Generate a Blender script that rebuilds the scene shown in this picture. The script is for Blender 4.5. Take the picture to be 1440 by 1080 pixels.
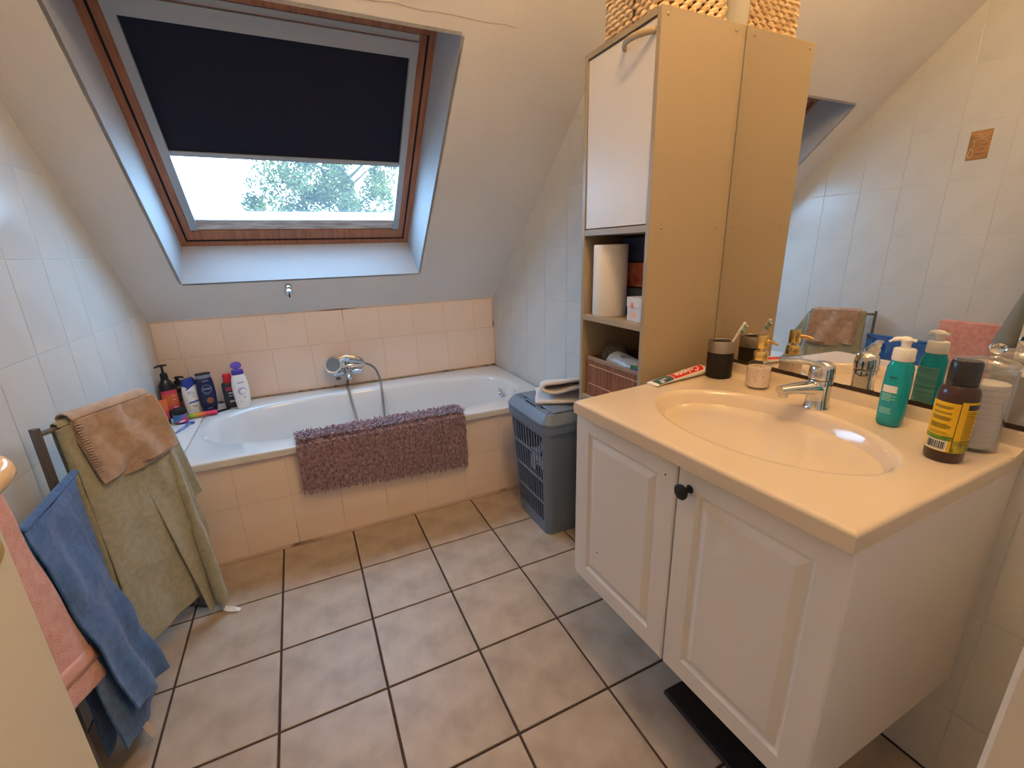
import bpy, math, random
from mathutils import Vector, Matrix, noise
random.seed(7)
PI = math.pi
for o in list(bpy.data.objects): bpy.data.objects.remove(o)
scene = bpy.context.scene
COL = scene.collection

# ------------------------------------------------------------------ camera, sky, lights, exposure
cd = bpy.data.cameras.new('camera'); cam = bpy.data.objects.new('camera', cd); COL.objects.link(cam)
yaw, pitch, roll = math.radians(24.899), math.radians(-16.745), math.radians(-1.576)
fw = Vector((math.sin(yaw)*math.cos(pitch), math.cos(yaw)*math.cos(pitch), math.sin(pitch)))
r0 = Vector((math.cos(yaw), -math.sin(yaw), 0)); u0 = r0.cross(fw)
rt = math.cos(roll)*r0 + math.sin(roll)*u0; up = -math.sin(roll)*r0 + math.cos(roll)*u0
M = Matrix((rt, up, -fw)).transposed().to_4x4(); M.translation = Vector((0.536, -2.052, 1.296))
cam.matrix_world = M
cd.sensor_width = 36; cd.lens = 36*627.73/1440; cd.clip_start = 0.01
scene.camera = cam

world = bpy.data.worlds.new('overcast_sky'); scene.world = world; world.use_nodes = True
bg = world.node_tree.nodes['Background']
bg.inputs[0].default_value = (0.37, 0.67, 1.0, 1); bg.inputs[1].default_value = 10.2
def point(name, loc, power, col, rad):
    l = bpy.data.lights.new(name, 'POINT'); l.energy = power; l.color = col; l.shadow_soft_size = rad
    o = bpy.data.objects.new(name, l); o.location = loc; COL.objects.link(o)
point('ceiling_lamp', (1.08, -1.50, 2.62), 8.2, (1.0, 0.63, 0.29), 0.06)
point('ceiling_lamp', (1.16, -1.64, 2.62), 8.2, (1.0, 0.63, 0.29), 0.06)
point('warm_fill', (1.05, -2.28, 2.45), 12.5, (1.0, 0.63, 0.29), 0.08)  # added fill light behind the camera, warms apron, slope and vanity side
vs = scene.view_settings
scene.display_settings.display_device = 'sRGB'
vs.view_transform = 'Standard'; vs.look = 'None'; vs.gamma = 1.0; vs.use_curve_mapping = False
vs.exposure = 0.84
scene.cycles.max_bounces = 10; scene.cycles.diffuse_bounces = 6; scene.cycles.transparent_max_bounces = 16
scene.cycles.use_denoising = True

# ------------------------------------------------------------------ materials
def srgb(c):
    return tuple((v/12.92 if v <= 0.04045 else ((v+0.055)/1.055)**2.4) for v in c)
def H(r, g, b): return srgb((r/255, g/255, b/255))
def mat(name, col, rough=0.5, metal=0.0, col2=None, nscale=8, bump=0.0, bscale=60, spec=0.5, trans=0.0, ior=1.45,
        rand=0.0, coat=0.0, sheen=0.0, stretch=None, detail=4, lo=0.35, hi=0.65, sss=0.0, dist=0.01):
    m = bpy.data.materials.new(name); m.use_nodes = True
    nt = m.node_tree; N = nt.nodes; L = nt.links
    b = N['Principled BSDF']
    b.inputs['Roughness'].default_value = rough; b.inputs['Metallic'].default_value = metal
    b.inputs['Specular IOR Level'].default_value = spec
    b.inputs['Transmission Weight'].default_value = trans; b.inputs['IOR'].default_value = ior
    b.inputs['Coat Weight'].default_value = coat; b.inputs['Sheen Weight'].default_value = sheen
    b.inputs['Subsurface Weight'].default_value = sss
    b.inputs['Base Color'].default_value = (*col, 1)
    tc = N.new('ShaderNodeTexCoord'); src = tc.outputs['Object']
    if stretch:
        mp = N.new('ShaderNodeMapping'); mp.inputs['Scale'].default_value = stretch
        L.new(src, mp.inputs['Vector']); src = mp.outputs['Vector']
    out = None
    if col2 is not None:
        nz = N.new('ShaderNodeTexNoise'); nz.inputs['Scale'].default_value = nscale; nz.inputs['Detail'].default_value = detail
        L.new(src, nz.inputs['Vector'])
        rp = N.new('ShaderNodeValToRGB'); rp.color_ramp.elements[0].position = lo; rp.color_ramp.elements[1].position = hi
        rp.color_ramp.elements[0].color = (*col, 1); rp.color_ramp.elements[1].color = (*col2, 1)
        L.new(nz.outputs['Fac'], rp.inputs['Fac']); out = rp.outputs['Color']
    if rand:
        oi = N.new('ShaderNodeObjectInfo'); mr = N.new('ShaderNodeMapRange')
        mr.inputs['To Min'].default_value = 1-rand; mr.inputs['To Max'].default_value = 1+rand
        L.new(oi.outputs['Random'], mr.inputs['Value'])
        mx = N.new('ShaderNodeVectorMath'); mx.operation = 'SCALE'
        if out: L.new(out, mx.inputs[0])
        else: mx.inputs[0].default_value = col
        L.new(mr.outputs['Result'], mx.inputs['Scale']); out = mx.outputs['Vector']
    if out: L.new(out, b.inputs['Base Color'])
    if bump:
        n2 = N.new('ShaderNodeTexNoise'); n2.inputs['Scale'].default_value = bscale; n2.inputs['Detail'].default_value = 3
        L.new(src, n2.inputs['Vector'])
        bp = N.new('ShaderNodeBump'); bp.inputs['Strength'].default_value = bump; bp.inputs['Distance'].default_value = dist
        L.new(n2.outputs['Fac'], bp.inputs['Height']); L.new(bp.outputs['Normal'], b.inputs['Normal'])
    return m

WALL = H(226, 221, 214)
M_plaster = mat('painted_plaster', H(232, 229, 226), 0.85, bump=0.08, bscale=90, col2=H(227, 224, 220), nscale=3)
M_lining = mat('darkened_plaster', H(176, 177, 180), 0.7)  # same paint as the slope, colour darkened to offset strong daylight on the reveals
M_tile = mat('wall_tile_glaze', H(212, 212, 208), 0.22, rand=0.012, bump=0.03, bscale=14, col2=H(207, 207, 203), nscale=5)
M_grout = mat('wall_grout', H(206, 206, 201), 0.9)
M_tileb = mat('bath_tile_glaze', H(246, 228, 214), 0.25, rand=0.012, bump=0.03, bscale=14, col2=H(242, 222, 206), nscale=5)
M_groutb = mat('bath_tile_grout', H(216, 194, 176), 0.9, col2=H(120, 98, 84), nscale=4, lo=0.56, hi=0.66)
M_floor = mat('floor_tile_stone', H(194, 178, 160), 0.42, col2=H(172, 154, 136), nscale=9, rand=0.04, bump=0.12, bscale=40, dist=0.003, detail=8)
M_fgrout = mat('floor_grout', H(84, 66, 56), 0.95, col2=H(70, 54, 46), nscale=30)
M_bath = mat('bath_enamel', H(218, 217, 215), 0.12, coat=0.4)
M_white = mat('white_paint', H(226, 220, 212), 0.4)
M_cab = mat('cabinet_laminate', H(166, 149, 124), 0.42)
M_cabdoor = mat('cabinet_door_laminate', H(222, 216, 208), 0.42)
M_van = mat('vanity_foil', H(228, 224, 220), 0.4)
M_counter = mat('cast_basin', H(220, 203, 180), 0.14, coat=0.3)
M_pine = mat('varnished_pine', H(178, 122, 92), 0.4, col2=H(152, 98, 70), nscale=6, stretch=(14, 1, 1), detail=6)
M_alu = mat('pale_rail', H(176, 182, 188), 0.45, metal=0.2)
M_white_bar = mat('weathered_white', H(220, 220, 220), 0.6, col2=H(170, 164, 160), nscale=14, stretch=(0.6, 4, 4))
M_blind = mat('navy_blind', H(22, 26, 46), 0.85, bump=0.1, bscale=300)
M_chrome = mat('chrome', (0.75, 0.76, 0.78), 0.12, 1.0, col2=(0.6, 0.6, 0.6), nscale=16)
M_gunmetal = mat('brushed_dark_steel', H(132, 126, 122), 0.4, 0.5, col2=H(104, 98, 94), nscale=10, stretch=(30, 30, 1))
M_steel = mat('brushed_steel', H(170, 160, 150), 0.32, 0.95, stretch=(1, 1, 0.02), bump=0.1, bscale=200)
M_gold = mat('gold_metal', (0.85, 0.60, 0.22), 0.2, 1.0)
M_black = mat('matte_black', H(24, 23, 25), 0.55)
M_blackg = mat('gloss_black', H(22, 20, 22), 0.25)
M_darkgrey = mat('black_scale', H(28, 28, 30), 0.5)
M_basket = mat('grey_blue_plastic', H(114, 128, 146), 0.42, bump=0.05, bscale=200)
M_dark = mat('dark_void', H(30, 32, 38), 0.9)
M_green = mat('sage_terry', H(182, 182, 160), 0.95, col2=H(166, 166, 144), nscale=60, bump=0.9, bscale=420, sheen=0.4, dist=0.004)
M_peach = mat('peach_terry', H(202, 174, 152), 0.95, col2=H(184, 154, 130), nscale=40, bump=0.9, bscale=380, sheen=0.4, dist=0.004)
M_blue = mat('blue_terry', H(62, 116, 176), 0.95, col2=H(46, 92, 152), nscale=50, bump=0.9, bscale=380, sheen=0.3, dist=0.004)
M_pink = mat('pink_terry', H(226, 146, 126), 0.95, col2=H(238, 172, 154), nscale=45, bump=1.0, bscale=330, sheen=0.5, dist=0.005)
M_greyt = mat('grey_green_terry', H(160, 162, 150), 0.95, bump=0.9, bscale=380, sheen=0.4)
M_wtowel = mat('white_terry', H(222, 216, 216), 0.95, bump=0.8, bscale=420, sheen=0.3, dist=0.003)
M_rug = mat('mauve_chenille', H(186, 160, 172), 0.95, col2=H(122, 94, 104), nscale=70, sheen=0.5)
M_leaf = mat('tree_leaf', H(52, 54, 38), 0.8, col2=H(84, 82, 44), nscale=0.9, spec=0.0)
M_bark = mat('tree_bark', H(60, 52, 44), 0.9, spec=0.0)
M_paper = mat('kitchen_paper', H(236, 232, 228), 0.95, bump=0.7, bscale=160, dist=0.003)
M_card = mat('brown_paper', H(206, 178, 144), 0.9)
M_bamboo = mat('bamboo_slat', H(160, 106, 76), 0.6, col2=H(134, 84, 58), nscale=40, stretch=(1, 4, 0.15), rand=0.05)
M_thread = mat('pale_thread', H(220, 200, 176), 0.9)
M_wicker = mat('wicker_cord', H(238, 216, 180), 0.8, col2=H(206, 174, 132), nscale=60)
M_lid = mat('cream_handle', H(238, 206, 158), 0.18, coat=0.3)
M_door = mat('cream_door_paint', H(222, 212, 190), 0.5)
M_clearplastic = mat('clear_plastic', (0.95, 0.95, 0.95), 0.03, trans=1.0, ior=1.35)
M_cotton = mat('cotton_pads', H(236, 230, 226), 0.95, bump=0.3, bscale=200)
def col(name, r, g, b, rough=0.35, **k): return mat(name, H(r, g, b), rough, **k)
M_w = col('white_plastic', 236, 234, 230)
M_ink = col('dark_print', 40, 34, 40, 0.6)

def glass_mat(name, tint, haze, edge=0.6, power=3.5):
    m = bpy.data.materials.new(name); m.use_nodes = True; nt = m.node_tree; N = nt.nodes; L = nt.links
    for n in list(N): N.remove(n)
    o = N.new('ShaderNodeOutputMaterial'); t = N.new('ShaderNodeBsdfTransparent'); t.inputs[0].default_value = (*tint, 1)
    g = N.new('ShaderNodeBsdfGlossy'); g.inputs['Roughness'].default_value = 0.02
    tr = N.new('ShaderNodeBsdfTranslucent'); tr.inputs[0].default_value = (0.9, 0.95, 1, 1)
    lw = N.new('ShaderNodeLayerWeight'); lw.inputs[0].default_value = 0.5
    pw = N.new('ShaderNodeMath'); pw.operation = 'POWER'; pw.inputs[1].default_value = power; L.new(lw.outputs['Facing'], pw.inputs[0])
    fz = N.new('ShaderNodeMath'); fz.operation = 'MULTIPLY_ADD'; fz.inputs[1].default_value = edge; fz.inputs[2].default_value = 0.04; L.new(pw.outputs[0], fz.inputs[0])
    m1 = N.new('ShaderNodeMixShader'); m2 = N.new('ShaderNodeMixShader')
    L.new(fz.outputs[0], m1.inputs[0]); L.new(t.outputs[0], m1.inputs[1]); L.new(g.outputs[0], m1.inputs[2])
    if haze:
        tc = N.new('ShaderNodeTexCoord'); nz = N.new('ShaderNodeTexNoise'); nz.inputs['Scale'].default_value = 3.0
        mr = N.new('ShaderNodeMapRange'); mr.inputs['To Min'].default_value = haze*0.5; mr.inputs['To Max'].default_value = haze*1.5
        L.new(tc.outputs['Object'], nz.inputs['Vector']); L.new(nz.outputs['Fac'], mr.inputs['Value']); L.new(mr.outputs[0], m2.inputs[0])
    else: m2.inputs[0].default_value = 0
    L.new(m1.outputs[0], m2.inputs[1]); L.new(tr.outputs[0], m2.inputs[2]); L.new(m2.outputs[0], o.inputs[0])
    return m
M_glass = glass_mat('window_glass', (0.96, 0.98, 1.0), 0.012)
M_jarglass = glass_mat('clear_jar', (0.95, 0.95, 0.94), 0.02)
M_jarglass2 = glass_mat('clear_jar_thick', (0.93, 0.93, 0.92), 0.03, 0.95, 2.2)
M_mirror = mat('silvered_mirror', (0.86, 0.86, 0.85), 0.0, 1.0)

# ------------------------------------------------------------------ mesh helpers
class MB:
    def __init__(s): s.v = []; s.f = []
    def add(s, vs, fs):
        n = len(s.v); s.v += [tuple(p) for p in vs]; s.f += [tuple(i+n for i in f) for f in fs]; return s
    def box(s, x0, x1, y0, y1, z0, z1, b=0.0):
        if b <= 0:
            vs = [(x, y, z) for z in (z0, z1) for y in (y0, y1) for x in (x0, x1)]
            return s.add(vs, [(0,2,3,1),(4,5,7,6),(0,1,5,4),(2,6,7,3),(0,4,6,2),(1,3,7,5)])
        def lp(i, z): return [(x0+i, y0+i, z), (x1-i, y0+i, z), (x1-i, y1-i, z), (x0+i, y1-i, z)]
        def lpc(i, z):
            a = b
            return [(x0+a,y0+i,z),(x1-a,y0+i,z),(x1-i,y0+a,z),(x1-i,y1-a,z),(x1-a,y1-i,z),(x0+a,y1-i,z),(x0+i,y1-a,z),(x0+i,y0+a,z)]
        return s.loft([lpc(b, z0), lpc(0, z0+b), lpc(0, z1-b), lpc(b, z1)], True, True)
    def loft(s, loops, c0=False, c1=False, closed=True):
        n = len(loops[0]); vs = [p for l in loops for p in l]; fs = []
        for i in range(len(loops)-1):
            for j in range(n if closed else n-1):
                k = (j+1) % n
                fs.append((i*n+j, i*n+k, (i+1)*n+k, (i+1)*n+j))
        if c0: fs.append(tuple(range(n-1, -1, -1)))
        if c1: fs.append(tuple((len(loops)-1)*n+j for j in range(n)))
        return s.add(vs, fs)
    def prism(s, poly, dirv, inset=None):
        d = Vector(dirv); a = [Vector(p) for p in poly]
        return s.loft([a, [p+d for p in a]], True, True)
    def lathe(s, prof, n=24, c=(0, 0), sx=1.0, sy=1.0, c0=True, c1=True, power=2.0):
        loops = []
        for r, z in prof:
            lp = []
            for j in range(n):
                t = 2*PI*j/n; cx, sy_ = math.cos(t), math.sin(t)
                if power != 2.0:
                    cx = math.copysign(abs(cx)**(2/power), cx); sy_ = math.copysign(abs(sy_)**(2/power), sy_)
                lp.append((c[0]+r*sx*cx, c[1]+r*sy*sy_, z))
            loops.append(lp)
        return s.loft(loops, c0, c1)
    def tube(s, pts, rad, n=8, caps=True, flat=1.0):
        pts = [Vector(p) for p in pts]; loops = []
        rads = rad if isinstance(rad, (list, tuple)) else [rad]*len(pts)
        t0 = (pts[1]-pts[0]).normalized()
        ref = Vector((0, 0, 1)) if abs(t0.z) < 0.9 else Vector((1, 0, 0))
        u = t0.cross(ref).normalized()
        for i, p in enumerate(pts):
            t = (pts[min(i+1, len(pts)-1)]-pts[max(i-1, 0)]).normalized()
            u = (u - t*u.dot(t)).normalized(); w = t.cross(u)
            loops.append([p+(u*math.cos(2*PI*j/n)+w*math.sin(2*PI*j/n)*flat)*rads[i] for j in range(n)])
        return s.loft(loops, caps, caps)
    def bar(s, p, q, w, h, upv=(0, 0, 1)):
        p, q = Vector(p), Vector(q); t = (q-p).normalized(); a = t.cross(Vector(upv)).normalized(); b = a.cross(t)
        lp = lambda c: [c-a*w/2-b*h/2, c+a*w/2-b*h/2, c+a*w/2+b*h/2, c-a*w/2+b*h/2]
        return s.loft([lp(p), lp(q)], True, True)
    def grid(s, fn, nu, nv):
        vs = [fn(i/nu, j/nv) for j in range(nv+1) for i in range(nu+1)]
        fs = [(j*(nu+1)+i, j*(nu+1)+i+1, (j+1)*(nu+1)+i+1, (j+1)*(nu+1)+i) for j in range(nv) for i in range(nu)]
        return s.add(vs, fs)
    def xf(s, mtx):
        s.v = [tuple(mtx @ Vector(p)) for p in s.v]; return s
def catmull(P, n=8):
    P = [Vector(p) for p in P]; Q = [P[0]*2-P[1]] + P + [P[-1]*2-P[-2]]; out = []
    for i in range(1, len(Q)-2):
        for k in range(n):
            t = k/n; a, b, c, d = Q[i-1], Q[i], Q[i+1], Q[i+2]
            out.append(0.5*((2*b)+(c-a)*t+(2*a-5*b+4*c-d)*t*t+(3*b-a-3*c+d)*t**3))
    out.append(P[-1]); return out

ORG = {}
def obj(name, mb, m, parent=None, smooth=False, world=True, angle=None):
    """links mb as one mesh object; world=True: mb is in world coordinates, parent's root origin is taken off"""
    off = ORG.get(parent.name, Vector((0, 0, 0))) if (parent is not None and world) else Vector((0, 0, 0))
    me = bpy.data.meshes.new(name); me.from_pydata([tuple(Vector(p)-off) for p in mb.v], [], mb.f); me.update()
    o = bpy.data.objects.new(name, me); COL.objects.link(o)
    me.materials.append(m)
    import bmesh
    b = bmesh.new(); b.from_mesh(me); bmesh.ops.recalc_face_normals(b, faces=b.faces[:]); b.to_mesh(me); b.free()
    if smooth:
        me.polygons.foreach_set('use_smooth', [True]*len(me.polygons))
        me.set_sharp_from_angle(angle=math.radians(angle or 40))
    if parent is not None:
        o.parent = parent; ORG[o.name] = ORG.get(parent.name, Vector((0, 0, 0)))
    return o
def meta(o, label, cat, group=None, kind=None):
    if label: o['label'] = label
    if cat: o['category'] = cat
    if group: o['group'] = group
    if kind: o['kind'] = kind
    return o
def thing(name, label, cat, loc=(0, 0, 0), rz=0, group=None, rot=None):
    o = bpy.data.objects.new(name, None); COL.objects.link(o); o.location = loc
    o.rotation_euler = rot if rot else (0, 0, rz); o.empty_display_size = 0.05
    ORG[o.name] = Vector(loc); return meta(o, label, cat, group)
def struct(name, mb, m, parent=None, smooth=False):
    o = obj(name, mb, m, parent, smooth)
    if parent is None: o['kind'] = 'structure'
    return o
def solidify(o, t, offset=0.0):
    md = o.modifiers.new('thickness', 'SOLIDIFY'); md.thickness = t; md.offset = offset; return o
def subsurf(o, l=1):
    md = o.modifiers.new('smooth', 'SUBSURF'); md.levels = l; md.render_levels = l; return o
def tiny(o):   # print too small to pick apart stroke by stroke
    o['kind'] = 'stuff'; return o
def text_polys(s, size, align='CENTER', bold=0.0):
    cu = bpy.data.curves.new('lettering', 'FONT'); cu.body = s; cu.size = size; cu.align_x = align; cu.align_y = 'CENTER'
    cu.resolution_u = 2; cu.offset = bold
    t = bpy.data.objects.new('lettering_tmp', cu); COL.objects.link(t)
    dg = bpy.context.evaluated_depsgraph_get(); me = t.evaluated_get(dg).to_mesh()
    vs = [tuple(v.co) for v in me.vertices]; fs = [tuple(p.vertices) for p in me.polygons]
    import bmesh
    b = bmesh.new(); b.from_mesh(me); bmesh.ops.triangulate(b, faces=b.faces[:])
    for _ in range(3):
        long_ = [e for e in b.edges if e.calc_length() > size*0.16]
        if long_: bmesh.ops.subdivide_edges(b, edges=long_, cuts=1)
        bmesh.ops.triangulate(b, faces=[f for f in b.faces if len(f.verts) > 3])
    b.verts.index_update(); vs = [tuple(v.co) for v in b.verts]; fs = [tuple(v.index for v in f.verts) for f in b.faces]; b.free()
    t.evaluated_get(dg).to_mesh_clear(); bpy.data.objects.remove(t); bpy.data.curves.remove(cu)
    return vs, fs

# ------------------------------------------------------------------ room measures
XL, YB = -0.195, 0.870
Y0, Z0 = 0.8986, 0.9557                       # a point of the sloping ceiling
SV = Vector((0, -0.7368, 0.6761)); NV = Vector((0, 0.6761, 0.7368))
def S(x, s, d=0.0): return Vector((x, Y0, Z0)) + SV*s + NV*d
def slope_z(y): return Z0 - 0.9176*(y-Y0)
ZC = 2.80; YC = Y0-(ZC-Z0)/0.9176             # flat ceiling and where the slope meets it
YF = -2.45                                    # wall behind the camera
def XR(y):                                    # right wall (leans in slightly towards the bath)
    return 1.765 + (0.87-y)*(0.041/1.57) if y > -0.70 else 1.806

def clip(poly, a, b, c):                      # keep a*u+b*v+c >= 0
    out = []
    for i in range(len(poly)):
        p, q = poly[i], poly[(i+1) % len(poly)]
        dp, dq = a*p[0]+b*p[1]+c, a*q[0]+b*q[1]+c
        if dp >= 0: out.append(p)
        if (dp >= 0) != (dq >= 0):
            t = dp/(dp-dq); out.append((p[0]+(q[0]-p[0])*t, p[1]+(q[1]-p[1])*t))
    return out
def inset_poly(poly, d):
    n = len(poly); c = (sum(p[0] for p in poly)/n, sum(p[1] for p in poly)/n); out = []
    for p in poly:
        v = (p[0]-c[0], p[1]-c[1]); l = math.hypot(*v) or 1
        out.append((p[0]-v[0]/l*d, p[1]-v[1]/l*d))
    return out
def area(poly): return abs(sum(poly[i][0]*poly[(i+1) % len(poly)][1]-poly[(i+1) % len(poly)][0]*poly[i][1] for i in range(len(poly))))/2
MESHCACHE = {}
def tile(poly, to3, nrm, parent, m, h=0.004, name='tile', key=None):
    """one tile: polygon in surface coordinates, raised by h along nrm, chamfered edge; full tiles share their mesh"""
    n = Vector(nrm); c = (sum(p[0] for p in poly)/len(poly), sum(p[1] for p in poly)/len(poly))
    C0 = Vector(to3(*c))
    if key and key in MESHCACHE:
        o = bpy.data.objects.new(name, MESHCACHE[key]); COL.objects.link(o)
    else:
        mb = MB(); a = [Vector(to3(*p))-C0 for p in poly]; b2 = [Vector(to3(*p))-C0 for p in inset_poly(poly, 0.0018)]
        mb.loft([a, [p+n*h*0.65 for p in a], [p+n*h for p in b2]], True, True)
        o = obj(name, mb, m, None)
        if key: MESHCACHE[key] = o.data
    o.parent = parent; o.location = C0 - ORG.get(parent.name, Vector((0, 0, 0)))
    return o

# ------------------------------------------------------------------ floor
fl = struct('floor', MB().box(XL-0.1, 1.92, YF-0.1, YB+0.1, -0.10, -0.004), M_fgrout)
T = 0.305; g = 0.0038
for i in range(-1, 6):
    for j in range(0, 8):
        x0, x1, y1, y0 = i*T+g, (i+1)*T-g, -j*T-g, -(j+1)*T+g
        x0, x1 = max(x0, XL+0.002), min(x1, 1.800); y0 = max(y0, YF+0.01)
        if x1-x0 < 0.02 or y1-y0 < 0.02: continue
        full = abs(x1-x0-T+2*g) < 1e-6 and abs(y1-y0-T+2*g) < 1e-6
        tile([(x0, y0), (x1, y0), (x1, y1), (x0, y1)], lambda u, v: (u, v, -0.004), (0, 0, 1), fl, M_floor, 0.004, key='floor' if full else None)

# ------------------------------------------------------------------ walls
def clip_slope(poly, m=0.001): return clip(poly, -0.9176, -1.0, Z0+0.9176*Y0-m)
def wall_side(name, xf_, thick, y0, y1):
    p = clip_slope([(y0, 0), (y1, 0), (y1, ZC), (y0, ZC)], 0)
    mb = MB(); a = [Vector((xf_(u), u, v)) for u, v in p]
    return struct(name, mb.loft([a, [q+Vector((thick, 0, 0)) for q in a]], True, True), M_grout)
wl = wall_side('wall_left', lambda y: XL-0.0015, -0.10, YF, YB+0.05)
wr = struct('wall_right', MB(), M_grout)
mb = MB()
for y0, y1 in ((YF, -0.70), (-0.70, YB+0.05)):
    p = clip_slope([(y0, 0), (y1, 0), (y1, ZC), (y0, ZC)], 0)
    a = [Vector((XR(u)+0.0015 if u > -0.7 else 1.8075, u, v)) for u, v in p]
    mb.loft([a, [q+Vector((0.10, 0, 0)) for q in a]], True, True)
wr.data.clear_geometry(); wr.data.from_pydata(mb.v, [], mb.f); wr.data.update()
PY, PZ, gw = 0.215, 0.275, 0.0009
yk = [-0.05+PY*k for k in range(-10, 6)]; zk = [1.03+PZ*k for k in range(-4, 8)]
for i in range(len(yk)-1):
    for j in range(len(zk)-1):
        y0, y1 = yk[i]+gw, min(yk[i+1], YB)-gw; z0, z1 = max(zk[j], 0.0)+gw, min(zk[j+1], ZC)-gw
        if y1-y0 < 0.01 or z1-z0 < 0.01: continue
        p = clip_slope([(y0, z0), (y1, z0), (y1, z1), (y0, z1)])
        if len(p) < 3 or area(p) < 0.0004: continue
        full = len(p) == 4 and abs(area(p)-(PY-2*gw)*(PZ-2*gw)) < 1e-6
        if z1 < 0.50 and y1 > 0.02: continue            # behind the bath
        tile(p, lambda u, v: (XL-0.0015, u, v), (1, 0, 0), wl, M_tile, 0.0015, key='wl' if full else None)
        if y0 > -0.72:                                  # the same courses on the right wall, beyond the cabinet
            tile(p, lambda u, v: (XR(u)+0.0015, u, v), (-1, 0.026, 0), wr, M_tile, 0.0015, key='wr' if full else None)
        elif (y0 < -1.60 and z1 < 0.95) or (y1 < -1.9):
            tile(p, lambda u, v: (1.8075, u, v), (-1, 0, 0), wr, M_tile, 0.0015, key='wr2' if full else None)
# small picture tile in the left wall (seen in the mirror)
M_decor = mat('decor_tile_print', H(150, 116, 70), 0.3, col2=H(190, 140, 92), nscale=9, stretch=(1, 1, 2))
M_decor2 = mat('decor_tile_lines', H(222, 196, 160), 0.4); M_decor3 = mat('decor_tile_fish', H(120, 72, 58), 0.4)
dt = struct('decorative_tile', MB().box(XL-0.002, XL+0.0016, -0.829, -0.743, 1.677, 1.814, 0.0008), M_decor, wl)
mb = MB()
for k in range(3):
    mb.tube([(XL+0.002, -0.825+0.006*i, 1.795-0.011*k+0.004*math.sin(i*0.9+k)) for i in range(10)], 0.0011, 5)
mb.tube(catmull([(XL+0.002, -0.755, 1.765), (XL+0.002, -0.765, 1.768), (XL+0.002, -0.766, 1.745), (XL+0.002, -0.756, 1.725), (XL+0.002, -0.750, 1.705), (XL+0.002, -0.757, 1.690), (XL+0.002, -0.766, 1.700), (XL+0.002, -0.766, 1.722), (XL+0.002, -0.756, 1.730)], 5), 0.0015, 5)
tiny(obj('wave_print', mb, M_decor2, dt))
mb = MB()
for q, (yy, zz) in enumerate([(-0.812, 1.745), (-0.800, 1.724), (-0.788, 1.705), (-0.806, 1.703)]):
    mb.tube([(XL+0.0018, yy-0.014, zz+0.004), (XL+0.002, yy, zz), (XL+0.0018, yy+0.014, zz-0.003)], [0.0006, 0.0045, 0.0006], 6, flat=0.3)
tiny(obj('fish_print', mb, M_decor3, dt))

wb = struct('wall_back', MB().box(XL-0.1, 1.87, YB+0.0015, YB+0.12, 0, 1.02), M_groutb)
XB = [-0.195, -0.078] + [-0.078+0.213*k for k in range(1, 9)] + [1.764]
ZB = [0.505, 0.775, 1.05]
for j in range(2):
    for i in range(len(XB)-1):
        sh = 0.012 if j == 1 else 0.0
        x0, x1 = max(XB[i]-sh, XL+0.001)+0.0012, min(XB[i+1]-sh, 1.763)-0.0012
        if x1-x0 < 0.01: continue
        p = clip([(x0, ZB[j]+0.0012), (x1, ZB[j]+0.0012), (x1, ZB[j+1]-0.0012), (x0, ZB[j+1]-0.0012)], 0, -1, 0.972)
        if len(p) < 3: continue
        tile(p, lambda u, v: (u, YB+0.0015, v), (0, -1, 0), wb, M_tileb, 0.0015, key='wb%d' % j if abs(x1-x0-0.213+0.0024) < 1e-6 else None)
struct('trim_1', MB().box(XL, 1.763, YB-0.006, YB+0.004, 0.4985, 0.5035), mat('bath_sealant', H(206, 176, 150), 0.6, col2=H(84, 62, 50), nscale=9, stretch=(5, 1, 1), lo=0.55, hi=0.62))

# sloping ceiling with the opening for the roof window
mb = MB(); xa, xb, xo0, xo1, so0, so1 = XL-0.1, 1.92, 0.029, 1.200, 0.327, 1.594
send = (ZC-Z0)/0.6761; TH = 0.26
xt0 = 0.029
def slab(x0, x1, s0, s1):
    a = [S(x0, s0), S(x1, s0), S(x1, s1), S(x0, s1)]
    mb.loft([a, [q+NV*TH for q in a]], True, True)
slab(xa, xb, -0.15, so0); slab(xa, xo0, so0, so1); slab(xo1, xb, so0, so1); slab(xa, xb, so1, send+0.2)
ceil = struct('ceiling', mb, M_plaster)
# hairline joint across the slope
M_crack = mat('hairline_joint', H(170, 140, 104), 0.9)
mb = MB(); pts = [S(0.55+0.05*k, 1.650+0.003*math.sin(k*1.7)+0.002*math.sin(k*4.1), -0.0002) for k in range(18)]
mb.tube(pts, 0.0012, 4, flat=0.4); obj('joint_line', mb, M_crack, ceil)
struct('ceiling.001', MB().box(XL-0.1, 1.92, YF-0.1, YC+0.02, ZC, ZC+0.1), M_plaster)
# lining of the opening
FX0, FX1, FS0, FS1, FD = 0.046, 1.174, 0.375, 1.510, 0.200
def quad(p): return MB().loft([p, [q+NV*0.001 for q in p]], True, True)
lin = thing('window_lining', None, None, S(0.6, so0)); lin['kind'] = 'structure'
e = 0.0
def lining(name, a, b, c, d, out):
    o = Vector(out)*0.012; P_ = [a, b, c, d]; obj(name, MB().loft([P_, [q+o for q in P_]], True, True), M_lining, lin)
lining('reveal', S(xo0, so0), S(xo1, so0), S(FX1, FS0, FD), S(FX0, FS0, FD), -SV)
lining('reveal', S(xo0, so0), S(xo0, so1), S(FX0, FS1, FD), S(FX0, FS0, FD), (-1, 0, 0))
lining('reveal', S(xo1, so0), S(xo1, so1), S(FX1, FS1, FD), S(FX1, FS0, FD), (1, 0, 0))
lining('reveal', S(xo0, so1), S(xo1, so1), S(FX1, FS1, FD), S(FX0, FS1, FD), SV)

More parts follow.
